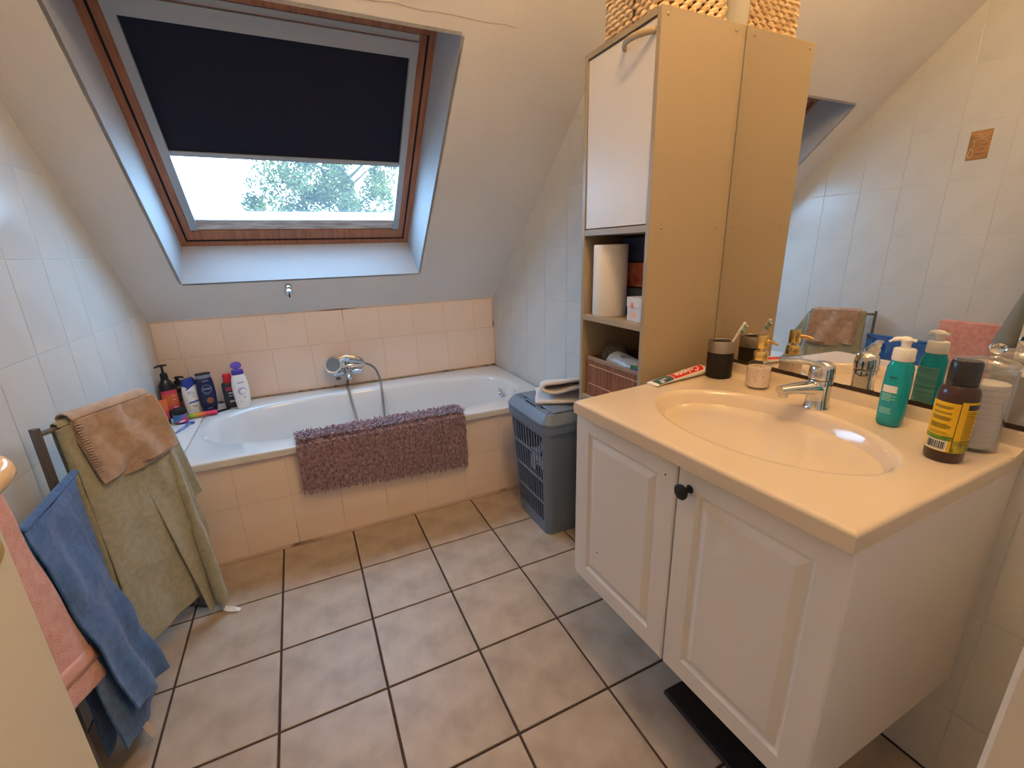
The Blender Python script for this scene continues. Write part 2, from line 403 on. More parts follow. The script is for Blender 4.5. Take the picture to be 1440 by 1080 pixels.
# ------------------------------------------------------------------ roof window
win = thing('window_1', None, None, S(0.6, FS0, FD)); win['kind'] = 'structure'
def sbar(mb, x0, x1, s0, s1, d0, d1):
    lp = lambda d: [S(x0, s0, d), S(x1, s0, d), S(x1, s1, d), S(x0, s1, d)]
    return mb.loft([lp(d0), lp(d1)], True, True)
def ring(x0, x1, s0, s1, w, d0, d1, name, m, par, wt=None, wb_=None):
    wt = wt or w; wb_ = wb_ or w
    for a in ((x0, x0+w, s0, s1), (x1-w, x1, s0, s1), (x0+w, x1-w, s0, s0+wb_), (x0+w, x1-w, s1-wt, s1)):
        obj(name, sbar(MB(), *a, d0, d1), m, par)
ring(FX0-0.01, FX1+0.01, FS0-0.01, FS1+0.01, 0.036, FD-0.003, FD+0.09, 'outer_frame', M_pine, win)
sash = bpy.data.objects.new('sash', None); COL.objects.link(sash); sash.parent = win; ORG[sash.name] = ORG[win.name]
bpy.data.objects.remove(sash)
ring(FX0+0.031, FX1-0.031, FS0+0.034, FS1-0.031, 0.034, FD+0.004, FD+0.08, 'sash', M_pine, win, wb_=0.058)
obj('gap_seal', sbar(MB(), FX0+0.02, FX0+0.034, FS0+0.02, FS1-0.02, FD+0.0035, FD+0.08), M_dark, win)
obj('gap_seal', sbar(MB(), FX1-0.034, FX1-0.02, FS0+0.02, FS1-0.02, FD+0.0035, FD+0.08), M_dark, win)
obj('gap_seal', sbar(MB(), FX0+0.02, FX1-0.02, FS0+0.026, FS0+0.036, FD+0.0035, FD+0.08), M_dark, win)
obj('bottom_rail', sbar(MB(), FX0+0.066, FX1-0.066, 0.472, 0.533, FD+0.012, FD+0.07), M_white_bar, win)
obj('pane', sbar(MB(), FX0+0.05, FX1-0.05, 0.46, 1.49, FD+0.048, FD+0.052), M_glass, win)
rb = thing('roller_blind', 'dark navy blackout roller blind drawn most of the way down the roof window', 'blind', S(0.6, 1.5, FD+0.01))
obj('cassette', sbar(MB(), FX0+0.064, FX1-0.064, 1.392, 1.452, FD-0.004, FD+0.040), M_alu, rb, )
obj('cassette', sbar(MB(), FX0+0.064, FX1-0.064, 1.456, 1.478, FD+0.002, FD+0.040), M_alu, rb)
obj('side_rail', sbar(MB(), FX0+0.064, FX0+0.096, 0.478, 1.392, FD-0.001, FD+0.034), M_alu, rb)
obj('side_rail', sbar(MB(), FX1-0.094, FX1-0.064, 0.478, 1.392, FD-0.001, FD+0.034), M_alu, rb)
obj('fabric', sbar(MB(), FX0+0.090, FX1-0.088, 0.893, 1.395, FD+0.018, FD+0.0195), M_blind, rb)
obj('bottom_bar', sbar(MB(), FX0+0.092, FX1-0.090, 0.877, 0.899, FD+0.012, FD+0.026), M_alu, rb)

# tree outside, seen through the pane
tree = thing('garden_tree', 'leafy tree seen through the roof window below the blind', 'tree', (2.3, 14.0, -3.0))
mb = MB()
mb.tube([(2.3, 14, -3), (2.35, 14, -0.5), (2.25, 14.1, 2.0), (2.4, 14.1, 4.2)], [0.22, 0.18, 0.13, 0.05], 10)
for k in range(16):
    a = k*2.4; z = 1.2+0.2*k
    mb.tube([(2.3, 14, z-0.4), (2.3+0.7*math.cos(a), 14+0.6*math.sin(a), z+0.2), (2.3+1.9*math.cos(a), 14+1.5*math.sin(a), z+0.6)], [0.06, 0.035, 0.008], 6)
obj('trunk', mb, M_bark, tree)
mb = MB()
cl = []
for k in range(95):
    while True:
        p = Vector((random.uniform(-1, 1), random.uniform(-1, 1), random.uniform(-1, 1)))
        if p.length < 1: break
    cl.append((Vector((2.15+p.x*2.45, 14+p.y*1.7, 3.05+p.z*2.6)), random.uniform(0.25, 0.55)))
for c, r in cl:
    for k in range(170):
        d = Vector((random.gauss(0, 1), random.gauss(0, 1), random.gauss(0, 1))).normalized()*r*random.random()**0.4
        p = c+d; a = Vector((random.gauss(0, 1), random.gauss(0, 1), random.gauss(0, 1))).normalized()
        b2 = a.orthogonal().normalized(); w = random.uniform(0.05, 0.10)
        mb.add([p-a*w, p+b2*w*0.45, p+a*w, p-b2*w*0.45], [(0, 1, 2, 3)])
fo = obj('foliage', mb, M_leaf, tree); fo['kind'] = 'stuff'

# ------------------------------------------------------------------ wall behind the camera, door frame and door
struct('wall_front', MB().box(XL-0.1, 1.92, YF-0.1, YF, 0, ZC), M_plaster)
struct('wall_front.001', MB().box(0.93, 1.806, YF, -2.01, 0, ZC), M_plaster)
struct('door_1', MB().box(0.860, 0.9395, -2.10, -1.996, 0, 2.05, 0.003), M_white)
dr = thing('door_leaf', 'cream painted door standing open beside the towels', 'door', (0.09, -1.98, 0))
M_brass = mat('brass_plate', H(214, 190, 130), 0.3, 0.6)
obj('panel', MB().box(0.052, 0.090, -1.97, -1.212, 0.008, 2.03, 0.002), M_door, dr)
mb = MB(); mb.lathe([(0.021, 0), (0.021, 0.004), (0.017, 0.006)], 20); mb.xf(Matrix.Translation((0.0895, -1.247, 0.905)) @ Matrix.Rotation(PI/2, 4, 'Y'))
ks = obj('rosette', mb, M_brass, dr, True)
obj('keyhole', MB().box(0.0950, 0.0962, -1.2495, -1.2445, 0.897, 0.910), M_dark, ks)
hp = catmull([(0.088, -1.262, 1.032), (0.118, -1.262, 1.034), (0.140, -1.272, 1.034), (0.147, -1.30, 1.032), (0.145, -1.36, 1.028), (0.140, -1.40, 1.026)], 6)
obj('handle', MB().tube(hp, 0.0165, 14, flat=1.15), M_lid, dr, True)
# towel hung behind the door, seen at the edge of the mirror
gt = thing('hanging_towel', 'pale grey-green towel hanging behind the open door', 'towel', (0.02, -1.30, 0.8))
def gt_fn(u, v):
    z = 1.50-0.72*v; w = 0.03+0.30*v**0.8
    return (0.022+0.012*math.sin(u*14+v*2), -1.32+(u-0.5)*w+0.055*v, z)
obj('cloth', MB().grid(gt_fn, 24, 20), M_greyt, gt, True); solidify(bpy.data.objects['cloth'], 0.006)
obj('hook', MB().tube([(0.052, -1.32, 1.49), (0.03, -1.32, 1.48), (0.022, -1.32, 1.50), (0.022, -1.32, 1.515)], 0.004, 8), M_chrome, gt, True)

# ------------------------------------------------------------------ bath
def rect_ray(cx, cy, t, x0, x1, y0, y1):
    c, s = math.cos(t), math.sin(t)
    k = min((x1-cx)/c if c > 1e-9 else 1e9, (x0-cx)/c if c < -1e-9 else 1e9, (y1-cy)/s if s > 1e-9 else 1e9, (y0-cy)/s if s < -1e-9 else 1e9)
    return (cx+c*k, cy+s*k)
def angles(cx, cy, x0, x1, y0, y1, n):
    cs = [math.atan2(y-cy, x-cx) % (2*PI) for x, y in ((x0, y0), (x1, y0), (x1, y1), (x0, y1))]
    return sorted(set([2*PI*k/n for k in range(n)] + cs))
def sup(cx, cy, a, b, n, t):
    c, s = math.cos(t), math.sin(t); r = 1/((abs(c)/a)**n+(abs(s)/b)**n)**(1/n); return (cx+r*c, cy+r*s)
RZ = 0.497
bt = thing('bathtub', 'white enamel bathtub built in under the sloping ceiling', 'bathtub', (0.85, 0.41, 0))
bx0, bx1, by0, by1 = -0.010, 1.763, -0.020, 0.864; bcx, bcy = 0.85, 0.412
A = angles(bcx, bcy, bx0, bx1, by0, by1, 96); loops = []
R = lambda i, z: [(*rect_ray(bcx, bcy, t, bx0+i, bx1-i, by0+i, by1-i), z) for t in A]
E_ = lambda a, b, n, z, dx=0: [(*sup(bcx+dx, bcy, a, b, n, t), z) for t in A]
loops = [R(0.012, 0.466), R(0, 0.466), R(0, 0.489), R(0.003, 0.4945), R(0.010, RZ), R(0.014, RZ), E_(0.832, 0.338, 3.0, RZ+0.001), E_(0.818, 0.326, 3.0, RZ-0.004), E_(0.806, 0.316, 3.0, RZ-0.022),
         E_(0.78, 0.298, 3.0, 0.40, 0.0), E_(0.73, 0.27, 3.0, 0.25, 0.02), E_(0.68, 0.24, 3.0, 0.15, 0.04), E_(0.60, 0.19, 2.8, 0.115, 0.05), E_(0.3, 0.1, 2.4, 0.11, 0.05)]
obj('shell', MB().loft(loops, False, True), M_bath, bt, True, angle=50)
mb = MB().lathe([(0.030, 0), (0.030, 0.004), (0.024, 0.008), (0.010, 0.009), (0.009, 0.014)], 24)
mb.xf(Matrix.Translation((1.612, 0.44, 0.425)) @ Matrix.Rotation(-PI/2-0.15, 4, 'Y')); obj('overflow', mb, M_chrome, bt, True)
mb = MB().lathe([(0.028, 0.110), (0.028, 0.114), (0.0, 0.115)], 20, (1.25, 0.412)); obj('drain', mb, M_chrome, bt, True)
# tiled apron and ledge (part of the room)
ap = struct('wall_bath_front', MB().box(XL, 1.763, 0.0015, 0.030, 0.0, 0.4655), M_groutb)
xs = [XL] + [-0.036+0.2055*k for k in range(0, 9)] + [1.763]
for (z0, z1) in ((0.014, 0.2590), (0.2610, 0.4650)):
    for i in range(len(xs)-1):
        x0, x1 = xs[i]+0.0008, xs[i+1]-0.0008
        if x1-x0 < 0.01: continue
        tile([(x0, z0), (x1, z0), (x1, z1), (x0, z1)], lambda u, v: (u, 0.0015, v), (0, -1, 0), ap, M_tileb, 0.0015, key='ap%.2f' % z0 if abs(x1-x0-0.2039) < 1e-6 else None)
struct('trim_2', MB().box(XL, 1.763, -0.003, 0.006, 0.0, 0.013), M_groutb)
led = struct('wall_bath_ledge', MB().box(XL, -0.0105, 0.004, YB+0.004, 0.4650, 0.4935), M_groutb)
M_ltile = mat('ledge_tile_glaze', H(232, 228, 224), 0.2)
yy = [-0.004, 0.22, 0.44, 0.66, 0.868]
for a, b_ in zip(yy[:-1], yy[1:]):
    tile([(XL+0.001, a+0.001), (-0.0115, a+0.001), (-0.0115, b_-0.001), (XL+0.001, b_-0.001)], lambda u, v: (u, v, 0.4932), (0, 0, 1), led, M_ltile)
tile([(XL+0.001, 0.467), (-0.0115, 0.467), (-0.0115, 0.4930), (XL+0.001, 0.4930)], lambda u, v: (u, 0.004, v), (0, -1, 0), led, M_ltile)

# bath mixer with hand shower
mx = thing('bath_mixer', 'chrome bath mixer with hand shower on the tiled back wall', 'tap', (0.745, YB, 0.64))
def disc(c, r, d, rz=0, sx=1.0):
    m_ = MB().lathe([(r*0.98, 0), (r, 0.004), (r*0.96, d*0.7), (r*0.7, d)], 28); m_.xf(Matrix.Translation(c) @ Matrix.Rotation(PI/2, 4, 'X') @ Matrix.Diagonal((sx, 1, 1, 1))); return m_
plm = MB().lathe([(0.060, 0.0), (0.061, 0.003), (0.056, 0.007), (0.0, 0.009)], 36, sx=1.85, c1=False); plm.xf(Matrix.Translation((0.742, YB-0.0002, 0.630)) @ Matrix.Rotation(PI/2, 4, 'X'))
obj('wall_plate', plm, M_chrome, mx, True)
obj('wall_flange', disc((0.670, YB-0.0003, 0.632), 0.036, 0.012), M_chrome, mx, True)
obj('wall_flange', disc((0.815, YB-0.0003, 0.632), 0.036, 0.012), M_chrome, mx, True)
mb = MB().tube([(0.655, YB-0.045, 0.632), (0.70, YB-0.047, 0.632), (0.745, YB-0.048, 0.632), (0.79, YB-0.047, 0.632), (0.832, YB-0.045, 0.632)], [0.020, 0.022, 0.026, 0.022, 0.020], 16)
mb.tube([(0.670, YB-0.006, 0.632), (0.670, YB-0.045, 0.632)], 0.016, 12); mb.tube([(0.815, YB-0.006, 0.632), (0.815, YB-0.045, 0.632)], 0.016, 12)
obj('body', mb, M_chrome, mx, True)
mb = MB().tube(catmull([(0.745, YB-0.05, 0.640), (0.745, YB-0.065, 0.672), (0.745, YB-0.095, 0.69), (0.745, YB-0.125, 0.69)], 4), [0.020]*6+[0.016]*7, 12, flat=0.8)
obj('lever', mb, M_chrome, mx, True)
mb = MB().tube(catmull([(0.742, YB-0.06, 0.62), (0.742, YB-0.09, 0.598), (0.742, YB-0.13, 0.588), (0.742, YB-0.145, 0.575)], 4), [0.02]*8+[0.015]*5, 12)
obj('spout', mb, M_chrome, mx, True)
for xx in (0.690, 0.800):
    obj('knob', MB().box(xx-0.036, xx+0.030, YB-0.098, YB-0.064, 0.588, 0.612, 0.006), M_chrome, mx, True)
obj('diverter', MB().box(0.668, 0.698, YB-0.09, YB-0.07, 0.560, 0.576, 0.004), M_gunmetal, mx)
hs = obj('hand_shower', MB().tube(catmull([(0.70, YB-0.085, 0.676), (0.745, YB-0.088, 0.682), (0.80, YB-0.080, 0.664), (0.845, YB-0.068, 0.640)], 6), [0.012]*10+[0.013]*5+[0.010]*4, 12), M_chrome, mx, True)
mb = MB().lathe([(0.0, -0.012), (0.030, -0.010), (0.050, 0.0), (0.054, 0.010), (0.050, 0.016), (0.0, 0.017)], 28, c0=False, c1=False)
mb.xf(Matrix.Translation((0.668, YB-0.080, 0.652)) @ Matrix.Rotation(math.radians(62), 4, 'X') @ Matrix.Rotation(math.radians(-18), 4, 'Y')); obj('shower_head', mb, M_chrome, hs, True)
mb = MB().lathe([(0.0, 0.0172), (0.042, 0.0175)], 24, c0=False, c1=True)
mb.xf(Matrix.Translation((0.668, YB-0.080, 0.652)) @ Matrix.Rotation(math.radians(62), 4, 'X') @ Matrix.Rotation(math.radians(-18), 4, 'Y')); obj('spray_plate', mb, mat('grey_spray_plate', H(120, 122, 124), 0.5), hs, True)
M_hose = mat('steel_hose', H(150, 150, 152), 0.35, 0.9)
path = catmull([(0.742, 0.797, 0.588), (0.735, 0.795, 0.545), (0.729, 0.785, 0.514), (0.729, 0.738, 0.509), (0.733, 0.700, 0.46), (0.740, 0.655, 0.40), (0.751, 0.60, 0.318), (0.79, 0.47, 0.165), (0.86, 0.41, 0.130), (0.905, 0.47, 0.155), (0.909, 0.62, 0.27), (0.915, 0.675, 0.37), (0.920, 0.700, 0.44), (0.925, 0.738, 0.509), (0.927, 0.772, 0.530), (0.910, 0.790, 0.592), (0.880, 0.800, 0.626), (0.850, 0.802, 0.639)], 22)
obj('hose', MB().tube(path, [0.0066 + (0.0007 if k % 2 else -0.0007) for k in range(len(path))], 9), M_hose, mx, True, angle=60)
# bracket under the window
br = thing('shower_bracket', 'small chrome shower bracket on the slope below the roof window', 'bracket', S(0.493, 0.279))
def onslope(m_, x, s): 
    q = Matrix((Vector((1, 0, 0)), SV, -NV)).transposed().to_4x4(); q.translation = S(x, s); return m_.xf(q)
obj('base', onslope(MB().lathe([(0.016, -0.001), (0.018, 0.006), (0.016, 0.03), (0.014, 0.034)], 20), 0.493, 0.279), M_chrome, br, True)
obj('knob', onslope(MB().lathe([(0.014, 0.033), (0.021, 0.036), (0.023, 0.044), (0.022, 0.056), (0.016, 0.062), (0.0, 0.064)], 24, c1=False), 0.493, 0.279), M_chrome, br, True)
obj('slot', onslope(MB().box(-0.0035, 0.0035, -0.024, 0.010, 0.046, 0.0655), 0.493, 0.279), M_dark, br)

# shaggy bath mat hung over the rim
rug = thing('bath_mat', 'shaggy mauve-brown chenille bath mat hung over the front rim of the bathtub', 'bath mat', (0.82, -0.03, 0.4))
RX0, RX1 = 0.430, 1.205
def rug_path(v):   # from the bottom hem in front, over the rim, down inside
    hem = 0.262
    L1 = RZ+0.010-hem; L2 = 0.10; L3 = 0.07; q = v*(L1+L2+L3)
    if q < L1: return (-0.0265, hem+q), (-1, 0)
    if q < L1+L2:
        return (-0.0265+(q-L1), RZ+0.010), (0, 1)
    return (0.078, RZ+0.010-(q-L1-L2)), (0.3, 0.9)
def rug_fn(u, v):
    (y, z), _ = rug_path(v); zz = z+0.012*u*(1 if v < 0.5 else 0)*0
    hemdrop = (0.285-0.235)*(u-0.5)*max(0, 1-v*1.8)
    return (RX0+(RX1-RX0)*u, y, zz-hemdrop)
bk = obj('backing', MB().grid(rug_fn, 40, 30), M_rug, rug); solidify(bk, 0.005, 0)
mb = MB(); nu, nv = 96, 44
for i in range(nu):
    for j in range(nv):
        u = (i+0.5+random.uniform(-0.35, 0.35))/nu; v = (j+0.5+random.uniform(-0.35, 0.35))/nv
        p = Vector(rug_fn(u, v)); (_, _), n2 = rug_path(v)
        n = Vector((0, n2[0], n2[1]))
        d = Vector((random.uniform(-0.35, 0.35), 0, -1.5+random.uniform(-0.4, 0.4))) if n2[0] < -0.5 else Vector((random.uniform(-0.6, 0.6), random.uniform(-0.8, 0.3), 0))
        l = random.uniform(0.022, 0.034); tip = p+(n+d).normalized()*l; mid = p+n*l*0.55
        r = 0.0040; a = Vector((1, 0, 0)); b2 = (tip-p).cross(a).normalized()
        lp = lambda c, k: [c+a*r*k, c+(b2*0.87-a*0.5)*r*k, c+(-b2*0.87-a*0.5)*r*k]
        mb.loft([lp(p, 0.8), lp(mid, 1.15), lp(tip, 0.75)], False, True)
pl = obj('pile', mb, M_rug, rug, True); pl['kind'] = 'stuff'

# ------------------------------------------------------------------ tall cabinet
CX0, CX1, CY0, CY1, CZ = 1.488, 1.804, -0.980, -0.632, 1.890
ca = thing('tall_cabinet', 'tall narrow cream bathroom cabinet with open shelves between bathtub and mirror', 'cabinet', (1.64, -0.806, 0))
obj('side_panel', MB().box(CX0, CX1-0.002, CY0, CY0+0.016, 0, CZ, 0.001), M_cab, ca)
obj('side_panel', MB().box(CX0, 1.795, CY1-0.016, CY1, 0, CZ, 0.001), M_cab, ca)
obj('top_panel', MB().box(CX0, 1.795, CY0+0.016, CY1-0.016, CZ-0.016, CZ-0.0005), M_cab, ca)
obj('back_panel', MB().box(1.785, 1.794, CY0+0.016, CY1-0.016, 0.05, CZ-0.016), M_cabdoor, ca)
for z0, z1 in ((1.335, 1.355), (1.038, 1.058), (0.728, 0.746), (0.05, 0.07)):
    obj('shelf', MB().box(CX0+0.001, 1.785, CY0+0.016, CY1-0.016, z0, z1, 0.001), M_cab, ca)
d_ = obj('door', MB().box(CX0+0.004, CX0+0.020, CY0+0.019, CY1-0.019, 1.358, CZ-0.0205, 0.0015), M_cabdoor, ca)
hp = catmull([(CX0+0.004, -0.955, 1.842), (CX0-0.006, -0.950, 1.842), (CX0-0.022, -0.920, 1.842), (CX0-0.027, -0.895, 1.842), (CX0-0.022, -0.865, 1.842), (CX0-0.006, -0.838, 1.842), (CX0+0.004, -0.833, 1.842)], 6)
obj('handle', MB().tube(hp, 0.0062, 10, flat=1.5), M_cab, d_, True)
obj('lower_door', MB().box(CX0+0.004, CX0+0.020, CY0+0.019, CY1-0.019, 0.073, 0.725, 0.0015), M_cabdoor, ca)
for x, z in ((1.762, 1.346), (1.534, 1.346), (1.510, 1.872), (1.762, 1.872), (1.534, 1.048), (1.762, 1.048)):
    m_ = MB().lathe([(0.0055, 0), (0.0055, 0.001), (0.003, 0.003)], 12); m_.xf(Matrix.Translation((x, CY0+0.0003, z)) @ Matrix.Rotation(PI/2, 4, 'X')); obj('screw_cap', m_, M_cab, ca, True)

# kitchen roll, paper packet, drawers, small box
kr = thing('paper_towel_roll', 'white embossed paper towel roll standing on the middle shelf', 'paper roll', (1.556, -0.716, 1.058))
r_ = 0.060; mb = MB().lathe([(0.022, 0.002), (r_-0.002, 0.0), (r_, 0.003), (r_, 0.243), (r_-0.002, 0.246), (0.022, 0.244)], 40, c0=False, c1=False)
obj('paper', mb, M_paper, kr, True, world=False)
obj('core', MB().lathe([(0.022, 0.002), (0.022, 0.244), (0.0195, 0.244), (0.0195, 0.002)], 24, c0=False, c1=False), M_card, kr, True, world=False)
pk = thing('paper_packet', 'thin brown paper packet tucked behind the paper towel roll', 'packet', (1.64, -0.66, 1.058))
mb = MB().loft([[(1.58+0.003*math.sin(z*40), -0.664, z), (1.66, -0.662, z), (1.66, -0.651, z), (1.58, -0.650, z)] for z in [1.058+0.02*k for k in range(11)]], True, True)
obj('wrapping', mb, M_card, pk)
do_ = thing('drawer_organiser', 'black cardboard mini drawer set with blue and floral fronts on the middle shelf', 'drawers', (1.71, -0.84, 1.058))
obj('casing', MB().box(1.632, 1.782, -0.960, -0.686, 1.058, 1.330, 0.001), M_black, do_)
M_dblue = mat('blue_drawer_print', H(58, 74, 112), 0.6, col2=H(46, 56, 90), nscale=12)
M_flor = mat('floral_drawer_print', H(206, 130, 104), 0.6, col2=H(158, 74, 62), nscale=22, detail=2)
M_dgrey = mat('grey_drawer_print', H(96, 108, 118), 0.6)
for z0, z1, m_ in ((1.246, 1.324, M_dblue), (1.158, 1.240, M_flor), (1.064, 1.152, M_dgrey)):
    d2 = obj('drawer', MB().box(1.6285, 1.640, -0.954, -0.692, z0, z1, 0.0008), m_, do_)
    n_ = MB().lathe([(0.014, 0), (0.014, 0.0010)], 20); n_.xf(Matrix.Translation((1.6284, -0.843, z1-0.004)) @ Matrix.Rotation(-PI/2, 4, 'Y')); obj('thumb_notch', n_, M_black, d2)
sb = thing('small_carton', 'small white carton with orange print and flip lid in front of the drawers', 'carton', (1.555, -0.90, 1.058), math.radians(-8))
M_cart = mat('white_carton', H(230, 226, 224), 0.7, col2=H(214, 208, 206), nscale=30, stretch=(1, 1, 0.05))
obj('body', MB().box(-0.035, 0.035, -0.042, 0.042, 0, 0.052, 0.001), M_cart, sb, world=False)
obj('lid', MB().box(-0.037, 0.037, -0.044, 0.044, 0.046, 0.078, 0.001), M_cart, sb, world=False)
M_or = col('orange_print', 236, 140, 100, 0.6)
mb = MB().loft([[(-0.0372, 0.020, 0.044), (-0.0372, -0.002, 0.044), (-0.0372, 0.006, 0.062), (-0.0372, 0.014, 0.062)], [(-0.038, 0.020, 0.044), (-0.038, -0.002, 0.044), (-0.038, 0.006, 0.062), (-0.038, 0.014, 0.062)]], True, True)
obj('tab_print', mb, M_or, sb, world=False)
obj('front_print', MB().box(-0.0356, -0.0351, -0.012, 0.022, 0.012, 0.030), mat('pale_orange_print', H(240, 196, 176), 0.6), sb, world=False)

# bamboo basket with its contents
bb = thing('bamboo_basket', 'brown bamboo slat basket on the low shelf of the tall cabinet', 'basket', (1.60, -0.806, 0.746))
mb = MB(); bz0, bz1 = 0.748, 0.900; by0_, by1_ = -0.957, -0.655
k = 0; y = by1_-0.016
while y > by0_+0.010:
    mb.box(1.503+0.0008*(k % 2), 1.509, y-0.0098, y, bz0+0.001, bz1-0.012, 0.0009); y -= 0.0106; k += 1
sl = obj('slats', mb, M_bamboo, bb); sl['kind'] = 'stuff'
obj('liner', MB().box(1.509, 1.512, by0_, by1_, bz0, bz1-0.004), M_bamboo, bb)
for yy0 in (by0_, by1_-0.004): obj('side', MB().box(1.512, 1.765, yy0, yy0+0.004, bz0, bz1-0.004), M_bamboo, bb)
obj('side', MB().box(1.761, 1.765, by0_+0.004, by1_-0.004, bz0, bz1-0.004), M_bamboo, bb)
obj('base', MB().box(1.512, 1.761, by0_+0.004, by1_-0.004, 0.7465, 0.752), M_bamboo, bb)
obj('corner_post', MB().tube([(1.510, by1_-0.009, bz0), (1.510, by1_-0.009, bz1)], 0.0085, 10), M_bamboo, bb, True)
obj('rim_band', MB().box(1.5015, 1.5125, by0_, by1_-0.010, bz1-0.014, bz1, 0.002), mat('grey_rim_cloth', H(150, 126, 112), 0.9), bb)
for zz in (0.868, 0.795):
    mb = MB(); y = by1_-0.02
    while y > by0_+0.012:
        mb.box(1.5015, 1.5035, y-0.008, y-0.001, zz-0.0012, zz+0.0012); y -= 0.0106
    obj('stitching', mb, M_thread, bb)
M_grst = mat('grey_packet', H(120, 112, 108), 0.7, col2=H(84, 78, 76), nscale=24)
b1 = thing('fabric_bundle', 'dark grey bundle in the left end of the bamboo basket', 'bundle', (1.60, -0.71, 0.80))
mb = MB().lathe([(0.0, -0.05), (0.030, -0.045), (0.045, -0.02), (0.056, 0.02), (0.056, 0.10), (0.036, 0.138), (0.0, 0.146)], 20, c0=False, c1=False); mb.v = [(x+0.006*noise.noise(Vector((x*40, y*40, z*40))), y+0.01*noise.noise(Vector((x*30+9, y*30, z*30))), z) for x, y, z in mb.v]
obj('cloth', mb, mat('grey_cloth', H(110, 102, 98), 0.95, bump=0.6, bscale=120, col2=H(80, 72, 68), nscale=30), b1, True, world=False)
b2_ = thing('wrapped_roll', 'white plastic wrapped roll lying in the bamboo basket', 'roll', (1.58, -0.84, 0.872))
mb = MB().lathe([(0.012, -0.125), (0.034, -0.118), (0.040, -0.10), (0.041, 0.10), (0.034, 0.108), (0.010, 0.112)], 24); mb.xf(Matrix.Rotation(PI/2, 4, 'X') @ Matrix.Rotation(0.12, 4, 'X'))
obj('wrap', mb, mat('printed_white_wrap', H(206, 198, 190), 0.35, col2=H(150, 138, 130), nscale=26, stretch=(1, 1, 3), lo=0.55, hi=0.62), b2_, True, world=False)
b3 = thing('green_packet', 'green and blue plastic packet at the front of the bamboo basket', 'packet', (1.535, -0.905, 0.84))
mb = MB().loft([[(0.014, -0.042, -0.08), (0.014, 0.042, -0.08), (-0.014, 0.042, -0.08), (-0.014, -0.042, -0.08)], [(0.018, -0.044, 0), (0.018, 0.044, 0), (-0.018, 0.044, 0), (-0.018, -0.044, 0)], [(0.016, -0.040, 0.062), (0.016, 0.028, 0.062), (0.0, 0.028, 0.066), (0.0, -0.040, 0.066)]], True, True)
obj('bag', mb, mat('green_foil', H(64, 140, 62), 0.35, col2=H(40, 104, 50), nscale=20), b3, True, world=False)
mb = MB().lathe([(0.0, 0.001), (0.016, 0.001), (0.0165, 0.0)], 18); mb.xf(Matrix.Translation((-0.019, -0.016, 0.050)) @ Matrix.Rotation(-PI/2, 4, 'Y')); obj('blue_seal', mb, col('blue_print', 40, 110, 170), b3, world=False)
mb = MB().lathe([(0.022, 0.0), (0.022, 0.001), (0.018, 0.001), (0.018, 0.0)], 20, c0=False, c1=False); mb.xf(Matrix.Translation((-0.0195, -0.016, 0.030)) @ Matrix.Rotation(-PI/2, 4, 'Y')); obj('white_ring', mb, col('white_print', 220, 230, 215), b3, world=False)

# woven basket on top
wk = thing('wicker_basket', 'woven rush basket standing on top of the tall cabinet', 'basket', (1.64, -0.805, CZ))
def rrect(x0, x1, y0, y1, r, n=7):
    out = []
    for cx, cy, a0 in ((x1-r, y1-r, 0), (x0+r, y1-r, 90), (x0+r, y0+r, 180), (x1-r, y0+r, 270)):
        for k in range(n+1):
            a = math.radians(a0+90*k/n); out.append(Vector((cx+r*math.cos(a), cy+r*math.sin(a), 0)))
    return out
def resample(lp, n):
    L = [0]; 
    for i in range(len(lp)): L.append(L[-1]+(lp[(i+1) % len(lp)]-lp[i]).length)
    out = []; tot = L[-1]; i = 0
    for k in range(n):
        d = tot*k/n
        while L[i+1] < d: i += 1
        t = (d-L[i])/max(1e-9, L[i+1]-L[i]); out.append(lp[i].lerp(lp[(i+1) % len(lp)], t))
    return out
base = resample(rrect(1.520, 1.770, -0.935, -0.690, 0.03), 58); cen = Vector((1.645, -0.8125, 0))
mb = MB(); nr = 13
for r2 in range(nr):
    for k in range(58):
        a = base[k]; b = base[(k+1) % 58]; c = base[(k+2) % 58]; o_ = (a-cen).normalized()
        z = CZ+0.008+0.0145*r2; ph = 1 if (k+r2) % 2 else -1
        if ph < 0: continue
        mb.tube([a-o_*0.002+Vector((0, 0, z-0.004)), a.lerp(b, 0.5)+o_*0.004+Vector((0, 0, z-0.0025)), b+o_*0.006+Vector((0, 0, z)), b.lerp(c, 0.5)+o_*0.004+Vector((0, 0, z+0.0025)), c-o_*0.002+Vector((0, 0, z+0.004))], [0.003, 0.0068, 0.0075, 0.0068, 0.003], 6)
wv = obj('weave', mb, M_wicker, wk, True); wv['kind'] = 'stuff'
ins = resample(rrect(1.523, 1.767, -0.932, -0.693, 0.03), 40)
obj('lining', MB().loft([[p+Vector((0, 0, CZ+0.001)) for p in ins], [p+Vector((0, 0, CZ+0.19)) for p in ins]], True, False), mat('dark_rush', H(120, 84, 52), 0.9), wk)
obj('stake', MB().tube([(1.512, -0.838, CZ+0.004), (1.511, -0.840, CZ+0.10), (1.512, -0.838, CZ+0.19)], 0.0035, 6), mat('dark_cord', H(70, 52, 38), 0.9), wk)

